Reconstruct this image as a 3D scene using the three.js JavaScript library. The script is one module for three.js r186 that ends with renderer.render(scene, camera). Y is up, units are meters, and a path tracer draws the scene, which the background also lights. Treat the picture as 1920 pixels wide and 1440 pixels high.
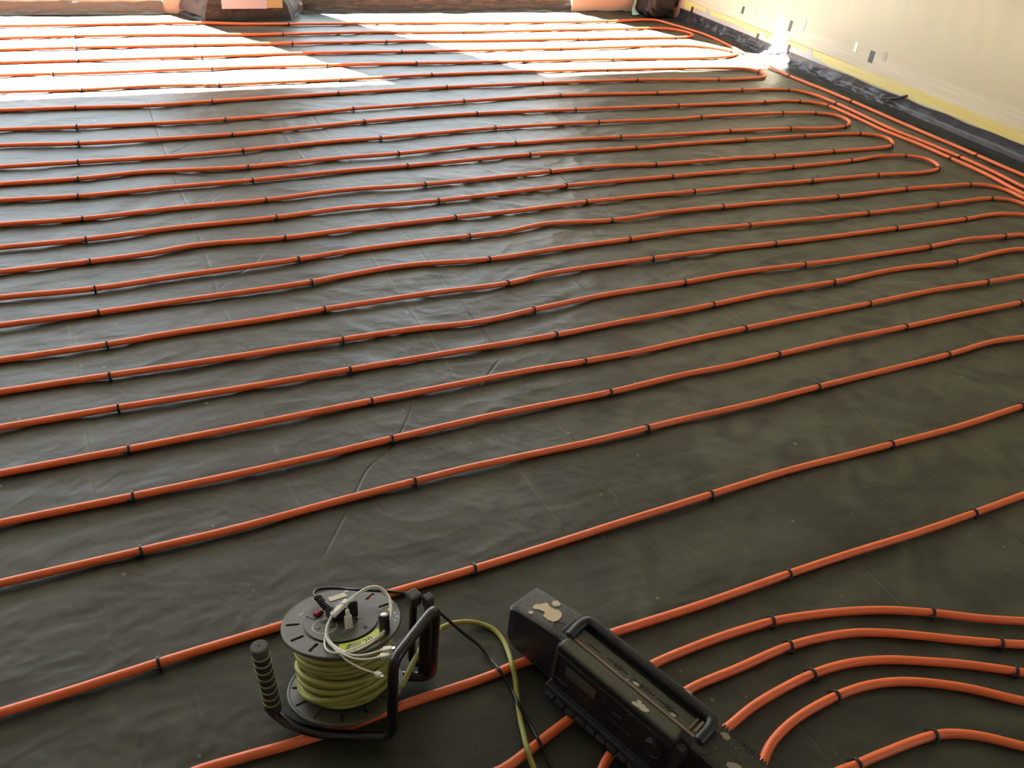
import * as THREE from 'three';
import { mergeGeometries, toCreasedNormals } from 'three/addons/utils/BufferGeometryUtils.js';
import { RoundedBoxGeometry } from 'three/addons/geometries/RoundedBoxGeometry.js';
import { SimplexNoise } from 'three/addons/math/SimplexNoise.js';

// ------------------------------------------------------------------ camera, sky, sun, exposure
const scene = new THREE.Scene();
const camera = new THREE.PerspectiveCamera(49.2446, 4 / 3, 0.05, 200);
camera.matrixAutoUpdate = true;
camera.quaternion.setFromRotationMatrix(new THREE.Matrix4().set(
  0.898551893897047, 0.1828847650379048, -0.3989456813791326, 0,
  0.08991439259948182, 0.8130363927594273, 0.5752279774595501, 0,
  0.4295577911963607, -0.5527431471902376, 0.7141114179571245, 0,
  0, 0, 0, 1));
camera.position.set(0, 1.5, 0);
scene.add(camera);

const renderer = new THREE.WebGLRenderer({ antialias: true });
renderer.toneMapping = THREE.LinearToneMapping;
renderer.toneMappingExposure = 1.0;
renderer.shadowMap.enabled = true;

{ // hazy summer sky, brighter towards the horizon
  const w = 64, h = 32, d = new Float32Array(w * h * 4);
  for (let j = 0; j < h; j++) for (let i = 0; i < w; i++) {
    const el = ((j + 0.5) / h - 0.5) * Math.PI, t = Math.pow(Math.max(0, Math.sin(el)), 0.6), k = 4 * (j * w + i);
    d[k] = 6.6 - 2.9 * t; d[k + 1] = 7.0 - 2.4 * t; d[k + 2] = 7.2 - 1.6 * t; d[k + 3] = 1;
    if (el < 0) { d[k] = 2.4; d[k + 1] = 2.3; d[k + 2] = 2.0; }
  }
  const t = new THREE.DataTexture(d, w, h, THREE.RGBAFormat, THREE.FloatType);
  t.mapping = THREE.EquirectangularReflectionMapping; t.magFilter = THREE.LinearFilter; t.needsUpdate = true;
  scene.background = t;
}
const sun = new THREE.DirectionalLight(new THREE.Color().setRGB(1, 0.97, 0.92), 200);
sun.position.set(-0.51 * 13, 1.115 * 13, -0.86 * 13);
sun.castShadow = true;
sun.shadow.mapSize.set(4096, 4096);
Object.assign(sun.shadow.camera, { left: -9, right: 9, top: 9, bottom: -9, near: 1, far: 45 });
scene.add(sun); scene.add(sun.target);

// ------------------------------------------------------------------ helpers
const V = (x, y, z) => new THREE.Vector3(x, y, z);
const noise = new SimplexNoise({ random: (() => { let s = 12345; return () => ((s = (s * 16807) % 2147483647) / 2147483647); })() });
let seed = 77; const rnd = () => ((seed = (seed * 16807) % 2147483647) / 2147483647);
const n2 = (x, y) => noise.noise(x, y);
const clamp = (x, a = 0, b = 1) => Math.min(b, Math.max(a, x));
const sstep = (a, b, x) => { const t = clamp((x - a) / (b - a)); return t * t * (3 - 2 * t); };
const used = {};
function numbered(n) { used[n] = (used[n] || 0) + 1; return used[n] === 1 ? n : n + '_' + String(used[n] - 1).padStart(3, '0'); }
function tag(o, label, category, group, kind) {
  if (label) o.userData.label = label;
  if (category) o.userData.category = category;
  if (group) o.userData.group = group;
  if (kind) o.userData.kind = kind;
  return o;
}
function base(name, x = 0, y = 0, z = 0) { const g = new THREE.Group(); g.name = numbered(name); g.position.set(x, y, z); scene.add(g); return g; }
// geometry is written in world metres; a child is moved back by the place of the thing it belongs to
function obj(name, geo, mat, parent = scene) {
  let g = Array.isArray(geo) ? mergeGeometries(geo.map((q) => { const c = q.index ? q.toNonIndexed() : q; for (const k of Object.keys(c.attributes)) if (!['position', 'normal', 'uv'].includes(k)) c.deleteAttribute(k); return c; })) : geo;
  const m = new THREE.Mesh(g, mat);
  m.name = parent === scene ? numbered(name) : name;
  if (parent !== scene) { // numbers within the thing
    const root = parent; root.userData_n = root.userData_n || {}; const c = (root.userData_n[name] = (root.userData_n[name] || 0) + 1);
    if (c > 1) m.name = name + '_' + String(c - 1).padStart(3, '0');
    const p = V(0, 0, 0); for (let o = parent; o && o !== scene; o = o.parent) p.add(o.position);
    if (!m.geometry.userData.shared) m.geometry.translate(-p.x, -p.y, -p.z);
  }
  m.castShadow = m.receiveShadow = true;
  parent.add(m); return m;
}
const box = (x0, x1, y0, y1, z0, z1) => new THREE.BoxGeometry(x1 - x0, y1 - y0, z1 - z0).translate((x0 + x1) / 2, (y0 + y1) / 2, (z0 + z1) / 2);
const flat3 = (a) => { const r = []; for (let i = 0; i < a.length; i += 3) r.push(V(a[i], a[i + 1], a[i + 2])); return r; };
const spline = (pts) => new THREE.CatmullRomCurve3(pts, false, 'centripetal');
function tube(pts, r, step = 0.012, radial = 10, curve = spline(pts)) {
  const n = Math.max(4, Math.round(curve.getLength() / step));
  const g = [new THREE.TubeGeometry(curve, n, r, radial, false)];
  for (const [t, s] of [[0, -1], [1, 1]]) { // rounded ends
    const p = curve.getPointAt(t), d = curve.getTangentAt(t).multiplyScalar(s);
    const c = new THREE.SphereGeometry(r, radial, 4, 0, Math.PI * 2, 0, Math.PI / 2).scale(1, 0.5, 1);
    c.applyQuaternion(new THREE.Quaternion().setFromUnitVectors(V(0, 1, 0), d)).translate(p.x, p.y, p.z); g.push(c);
  }
  return mergeGeometries(g.map((q) => q.toNonIndexed()));
}
// polyline with rounded corners, for bent steel tube
function bent(pts, rad) {
  const path = new THREE.CurvePath(); let prev = pts[0];
  for (let i = 1; i < pts.length; i++) {
    if (i === pts.length - 1) { path.add(new THREE.LineCurve3(prev, pts[i])); break; }
    const a = pts[i].clone().sub(pts[i - 1]), b = pts[i + 1].clone().sub(pts[i]), r = Math.min(rad, a.length() * 0.49, b.length() * 0.49);
    const p = pts[i].clone().addScaledVector(a.normalize(), -r), q = pts[i].clone().addScaledVector(b.normalize(), r);
    path.add(new THREE.LineCurve3(prev, p)); path.add(new THREE.QuadraticBezierCurve3(p, pts[i], q)); prev = q;
  }
  const N = Math.ceil(path.getLength() / 0.006), out = []; for (let i = 0; i <= N; i++) out.push(path.getPointAt(i / N));
  return new THREE.CatmullRomCurve3(out, false, 'centripetal');
}
function grid(nu, nv, f, uvf) { // surface from f(u, v)
  const p = [], uv = [], ix = [];
  for (let j = 0; j <= nv; j++) for (let i = 0; i <= nu; i++) { const q = f(i / nu, j / nv); p.push(q[0], q[1], q[2]); const t = uvf ? uvf(i / nu, j / nv) : [i / nu, j / nv]; uv.push(t[0], t[1]); }
  for (let j = 0; j < nv; j++) for (let i = 0; i < nu; i++) { const a = j * (nu + 1) + i, b = a + 1, c = a + nu + 1, d = c + 1; ix.push(a, b, d, a, d, c); }
  const g = new THREE.BufferGeometry(); g.setAttribute('position', new THREE.Float32BufferAttribute(p, 3)); g.setAttribute('uv', new THREE.Float32BufferAttribute(uv, 2)); g.setIndex(ix); g.computeVertexNormals(); return g;
}
const std = (rgb, rough, extra = {}) => new THREE.MeshStandardMaterial({ color: new THREE.Color().setRGB(...rgb), roughness: rough, ...extra });
function dataTex(w, h, f, srgb, ch = 4) {
  const d = new Uint8Array(w * h * 4);
  for (let j = 0; j < h; j++) for (let i = 0; i < w; i++) { const q = f(i, j), k = 4 * (j * w + i); d[k] = clamp(q[0]) * 255; d[k + 1] = clamp(q[1]) * 255; d[k + 2] = clamp(q[2]) * 255; d[k + 3] = 255; }
  const t = new THREE.DataTexture(d, w, h); if (srgb) t.colorSpace = THREE.SRGBColorSpace;
  t.magFilter = THREE.LinearFilter; t.minFilter = THREE.LinearMipmapLinearFilter; t.generateMipmaps = true; t.needsUpdate = true; return t;
}
const toS = (l) => (l <= 0.0031308 ? 12.92 * l : 1.055 * Math.pow(l, 1 / 2.4) - 0.055);
const ORD = ['', 'first', 'second', 'third', 'fourth', 'fifth', 'sixth', 'seventh', 'eighth', 'ninth', 'tenth', 'eleventh', 'twelfth', 'thirteenth', 'fourteenth', 'fifteenth', 'sixteenth', 'seventeenth', 'eighteenth', 'nineteenth', 'twentieth', 'twenty-first', 'twenty-second', 'twenty-third', 'twenty-fourth', 'twenty-fifth'];

// ------------------------------------------------------------------ the floor: black film over insulation boards
const FX0 = -0.6, FX1 = 4.86, FZ0 = -6.95, FZ1 = -0.2; // the stretch with fine relief
function filmHeight(x, z) {
  const wx = x + 0.25 * n2(x * 0.7 + 3, z * 0.9), wz = z + 0.18 * n2(x * 0.8 - 7, z * 0.8 + 5);
  const zone = 0.35 + 1.05 * Math.exp(-(((x - 2.1) / 1.3) ** 2) - (((z + 2.8) / 1.2) ** 2)) + 0.35 * sstep(-3.5, -5, z);
  const long = (a) => { const v = 1 - Math.abs(a); return v * v * v; };
  let h = 0.0022 * n2(wx * 1.1, wz * 2.6) + 0.0012 * n2(wx * 2.6 + 9, wz * 5.2);
  h += zone * (0.0030 * long(n2(wx * 1.5 + wz * 0.8, wz * 3.6 - wx * 0.9)) - 0.001);
  h += zone * 0.0012 * long(n2(wx * 4.2 + 20 + wz, wz * 8.5 - wx * 1.5));
  h += 0.0005 * n2(x * 9, z * 14);
  h *= 1.0 + 0.7 * sstep(-1.4, -2.6, z); h -= 0.0006; return h > 0 ? 0.0020 * Math.tanh(h / 0.0020) : -0.0060 * Math.tanh(-h / 0.0060);
}
{
  const W = 2048, H = 2048, hm = new Float32Array(W * H), du = new Float32Array(W * H);
  const px = (x) => (x - FX0) / (FX1 - FX0) * W, pz = (z) => (z - FZ0) / (FZ1 - FZ0) * H;
  // creases of the folded film and board joints: [x, z from, z to, height in mm, dust]
  const CR = [[-0.16, -5.2, -0.2, 0.9, 0.55], [0.302, -5.0, -0.9, -1.1, 0.1], [0.885, -5.4, -1.2, 0.7, 0.5], [1.082, -4.6, -0.3, -1.2, 0.15], [1.56, -5.6, -1.9, 1.0, 0.35], [1.548, -1.7, -0.2, -1.2, 0.2], [2.025, -5.4, -0.5, -1.2, 0.12], [2.5, -5.2, -1.2, 0.7, 0.2], [3.247, -5.0, -1.6, -1.1, 0.1], [2.84, -4.6, -2.2, 0.7, 0.15], [0.62, -5.3, -3.0, 0.6, 0.4], [3.72, -4.2, -2.2, -0.6, 0.1], [1.29, -1.3, -0.5, 0.6, 0.3]];
  const stamp = (x, z, r, amp, dust) => { // r in metres
    const cx = px(x), cz = pz(z), rx = r / (FX1 - FX0) * W, rz = r / (FZ1 - FZ0) * H;
    for (let j = Math.floor(cz - 3 * rz); j <= cz + 3 * rz; j++) for (let i = Math.floor(cx - 3 * rx); i <= cx + 3 * rx; i++) {
      if (i < 0 || j < 0 || i >= W || j >= H) continue;
      const g = Math.exp(-(((i - cx) / rx) ** 2) - (((j - cz) / rz) ** 2)), k = j * W + i;
      hm[k] = amp > 0 ? Math.max(hm[k], amp * g) : Math.min(hm[k], amp * g); du[k] = Math.max(du[k], dust * g);
    }
  };
  for (const [x, z0, z1, a, d] of CR) for (let z = z0; z < z1; z += 0.0022) {
    const k = 0.55 + 0.55 * n2(x * 9, z * 1.4), e = Math.min(1, (z - z0) * 4, (z1 - z) * 4);
    stamp(x + 0.008 * n2(z * 1.1, x * 3) + 0.002 * n2(z * 7, x), z, 0.0042, a * k * e, 0);
    if (d > 0.2) stamp(x + 0.008 * n2(z * 1.1, x * 3) + 0.004, z, 0.012, a > 0 ? 1e-6 : -1e-6, d * Math.max(0, k) * e);
  }
  const LINES = [[0.73, -1.89, 0.65, -1.77, 0.59, -1.70, 0.50, -1.63, 0.40, -1.49, 0.31, -1.37], [0.81, -3.94, 0.72, -3.86, 0.64, -3.74, 0.53, -3.61, 0.43, -3.49, 0.38, -3.41], [0.55, -2.99, 0.44, -2.84, 0.38, -2.79, 0.31, -2.71], [0.49, -4.20, 0.32, -4.03], [1.07, -2.01, 0.94, -1.89], [2.36, -1.75, 2.55, -1.5], [1.2, -2.9, 1.35, -2.8]];
  for (const L of LINES) { const c = new THREE.CatmullRomCurve3(Array.from({ length: L.length / 2 }, (_, i) => V(L[2 * i], 0, L[2 * i + 1]))); const n = Math.ceil(c.getLength() / 0.0022); for (let i = 0; i <= n; i++) { const p = c.getPoint(i / n); stamp(p.x, p.z, 0.0028, -1.7 * Math.sin(Math.PI * clamp(0.06 + i / n * 0.88)) ** 0.5, 0); } }
  for (let i = 0; i < 420; i++) { const x = FX0 + rnd() * 5.4, z = FZ0 + rnd() * 6.7; stamp(x, z, 0.0022 + 0.0025 * rnd() * rnd(), 0.3, 2 + 5 * rnd()); }
  for (let i = 0; i < 260; i++) { // scuffs
    let x = FX0 + rnd() * 5.4, z = FZ0 + rnd() * 6.7; const a = rnd() * 6.3, L = 0.02 + 0.09 * rnd() * rnd(), d = 0.25 + 0.5 * rnd();
    for (let t = 0; t < L; t += 0.0025) stamp(x + Math.cos(a) * t, z + Math.sin(a) * t, 0.0025, 1e-6, d);
  }
  const bump = dataTex(W, H, (i, j) => {
    const x = FX0 + (i + 0.5) / W * (FX1 - FX0), z = FZ0 + (j + 0.5) / H * (FZ1 - FZ0);
    const wx = x + 0.2 * n2(x * 0.9 + 5, z * 1.1), wz = z + 0.15 * n2(x * 1.2, z * 0.9 + 2), zone = 0.45 + 0.75 * Math.exp(-(((x - 2.1) / 1.4) ** 2) - (((z + 2.7) / 1.2) ** 2)), rg = (a, q) => Math.pow(1 - Math.abs(a), q);
    const fold = zone * (1 + 0.7 * sstep(1.6, 3, x)) * (1.5 * rg(n2(wx * 2.1 - wz * 1.3, wz * 4.6 + wx * 1.2), 2.2) * sstep(-0.6, 0.3, n2(x * 0.8 + 9, z * 1.2)) + 0.3 * rg(n2(wx * 4.6 + wz * 2.2, wz * 8.5 - wx * 2.6), 4) + 1.5 * n2(wx * 1.9 + 31, wz * 3.8) + 0.7 * n2(wx * 4.1 + 3 - wz, wz * 7.5 + 12));
    const fine = fold + 0.35 * n2(x * 13 + n2(x * 3, z * 3), z * 22) + 0.16 * n2(x * 40, z * 40) + 0.25 * (1 - Math.abs(n2(x * 6 - z * 4, z * 11))) ** 4;
    const v = 0.5 + (hm[j * W + i] + 0.75 * fine) / 5; return [v, v, v];
  });
  const map = dataTex(W, H, (i, j) => {
    const x = FX0 + (i + 0.5) / W * (FX1 - FX0), z = FZ0 + (j + 0.5) / H * (FZ1 - FZ0);
    const big = 0.5 + 0.5 * n2(x * 0.9 + 11, z * 1.3), mid = 0.5 + 0.5 * n2(x * 3.1 + n2(x * 2, z * 2), z * 4.7 - 8), sm = 0.5 + 0.5 * n2(x * 11, z * 15);
    const side = 0.42 + 1.6 * sstep(-0.2, 2.2, x), d = clamp(side * (0.70 * big * mid + 0.30 * mid * mid + 0.14 * sm)), k = du[j * W + i];  // side paints the right floor lighter, standing in for stronger light, atop dust
    const r = 0.0185 + 0.042 * d + 0.045 * k, g = 0.0225 + 0.0455 * d + 0.044 * k, b = 0.0140 + 0.0290 * d + 0.031 * k;
    return [toS(r), toS(g), toS(b)];
  }, true);
  for (const t of [bump, map]) t.wrapS = t.wrapT = THREE.MirroredRepeatWrapping;
  const film = new THREE.MeshPhysicalMaterial({ map, bumpMap: bump, bumpScale: 0.0075, roughness: 0.46, specularIntensity: 1.0 });
  // non-uniform grid, fine where the camera looks
  const xs = [], zs = []; for (let x = -3.62; x < FX0; x += 0.15) xs.push(x); for (let x = FX0; x <= FX1 + 0.001; x += 0.0165) xs.push(Math.min(x, FX1)); xs.push(4.9);
  for (let z = FZ0; z < FZ1; z += 0.0165) zs.push(z); for (let z = FZ1; z < 2.62; z += 0.15) zs.push(z); zs.push(2.62);
  const p = [], uv = [], ix = [], n = xs.length;
  for (const z of zs) for (const x of xs) { p.push(x, filmHeight(x, z), z); uv.push((x - FX0) / (FX1 - FX0), (z - FZ0) / (FZ1 - FZ0)); }
  for (let j = 0; j < zs.length - 1; j++) for (let i = 0; i < n - 1; i++) { const a = j * n + i; ix.push(a, a + n, a + n + 1, a, a + n + 1, a + 1); }
  const g = new THREE.BufferGeometry(); g.setAttribute('position', new THREE.Float32BufferAttribute(p, 3)); g.setAttribute('uv', new THREE.Float32BufferAttribute(uv, 2)); g.setIndex(ix); g.computeVertexNormals();
  tag(obj('floor', g, film), 'creased and dusty black plastic film spread over the whole floor under the orange pipes', null, null, 'structure');
}
const concrete = std([0.36, 0.35, 0.33], 0.9);
tag(obj('floor_slab', box(-3.9, 5.1, -0.25, -0.03, -6.95, 2.9), concrete), 'grey slab below the black film', null, null, 'structure');
tag(obj('ground', box(-22, 24, -0.5, -0.26, -26, 14), std([0.13, 0.125, 0.11], 0.95)), 'pale paved ground outside the openings', null, null, 'structure');

// ------------------------------------------------------------------ walls and ceiling
const plaster = (() => {
  const W = 2048, H = 768, Z0 = -7, L = 9.9, T = 2.8;
  const map = dataTex(W, H, (i, j) => {
    const z = Z0 + i / W * L, y = j / H * T;
    const trowel = n2(z * 1.1 + y * 1.3, y * 2.2 - z * 0.5), patch = n2(z * 0.55, y * 0.7 + 4), streak = n2(z * 1.6 + 30, y * 95), fine = n2(z * 24, y * 60), drip = n2(z * 9 + y * 2, y * 1.1);
    let k = 1 + 0.045 * trowel + 0.05 * patch + 0.015 * fine + 0.03 * drip * sstep(0.25, 0.6, y);
    const low = sstep(0.285, 0.255, y) * (0.6 + 0.4 * sstep(-0.2, 0.5, streak + 0.5 * patch));
    const warm = sstep(-5, -2.6, z);
    let r = (0.52 + 0.08 * warm) * k, g = (0.485 + 0.045 * warm) * k, b = (0.375 - 0.035 * warm) * k;
    r += low * (0.05 + 0.05 * Math.max(0, streak)); g += low * (0.04 + 0.06 * Math.max(0, streak)); b += low * (0.05 + 0.06 * Math.max(0, streak));
    return [toS(r), toS(g), toS(b)];
  }, true);
  return new THREE.MeshStandardMaterial({ map, roughness: 0.8 });
})();
{ // the long wall by the pipes: uv in its own plane
  const g = box(4.85, 5.1, -0.2, 2.75, -6.95, 2.9), p = g.attributes.position, uv = g.attributes.uv;
  for (let i = 0; i < p.count; i++) uv.setXY(i, (p.getZ(i) + 7) / 9.9, p.getY(i) / 2.8);
  tag(obj('wall_right', g, plaster), 'long beige skimmed wall with streaky lower edge beside the three pipe runs', null, null, 'structure');
}
const white = std([0.57, 0.56, 0.52], 0.85), dim = std([0.33, 0.32, 0.29], 0.9), blockwork = std([0.46, 0.40, 0.33], 0.9);
tag(obj('ceiling', box(-3.9, 5.1, 2.75, 2.95, -6.95, 2.9), white), 'pale ceiling above the room', null, null, 'structure');
const HEAD = 2.62;
tag(obj('wall_back', [box(-3.9, 5.1, HEAD, 2.75, -6.95, -6.75), box(-3.9, -3.2, -0.2, HEAD, -6.95, -6.75), box(0.635, 1.58, -0.2, HEAD, -6.95, -6.745), box(3.93, 5.1, -0.2, HEAD, -6.95, -6.72), box(-3.2, 0.635, -0.2, 0.055, -6.95, -6.75), box(1.6, 3.93, -0.2, 0.055, -6.95, -6.75)], blockwork), 'far wall with two wide openings down to a low sill', null, null, 'structure');
tag(obj('wall_left', [box(-3.9, -3.6, -0.2, 0.3, -6.95, 2.9), box(-3.9, -3.6, 2.35, 2.75, -6.95, 2.9), box(-3.9, -3.6, 0.3, 2.35, -6.95, -6.0), box(-3.9, -3.6, 0.3, 2.35, -3.9, 2.9)], dim), 'side wall with a tall window opening added near the far end for fill light', null, null, 'structure');  // unseen window opening, added to bring more daylight into the room
tag(obj('wall_front', [box(-3.9, 3.1, -0.2, 2.75, 2.6, 2.9), box(4.5, 5.1, -0.2, 2.75, 2.6, 2.9), box(3.1, 4.5, -0.2, 0.9, 2.6, 2.9), box(3.1, 4.5, 2.1, 2.75, 2.6, 2.9)], dim), 'wall behind the viewer with a window opening added for fill light', null, null, 'structure');  // rear opening added out of view to fill the right side with light

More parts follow.
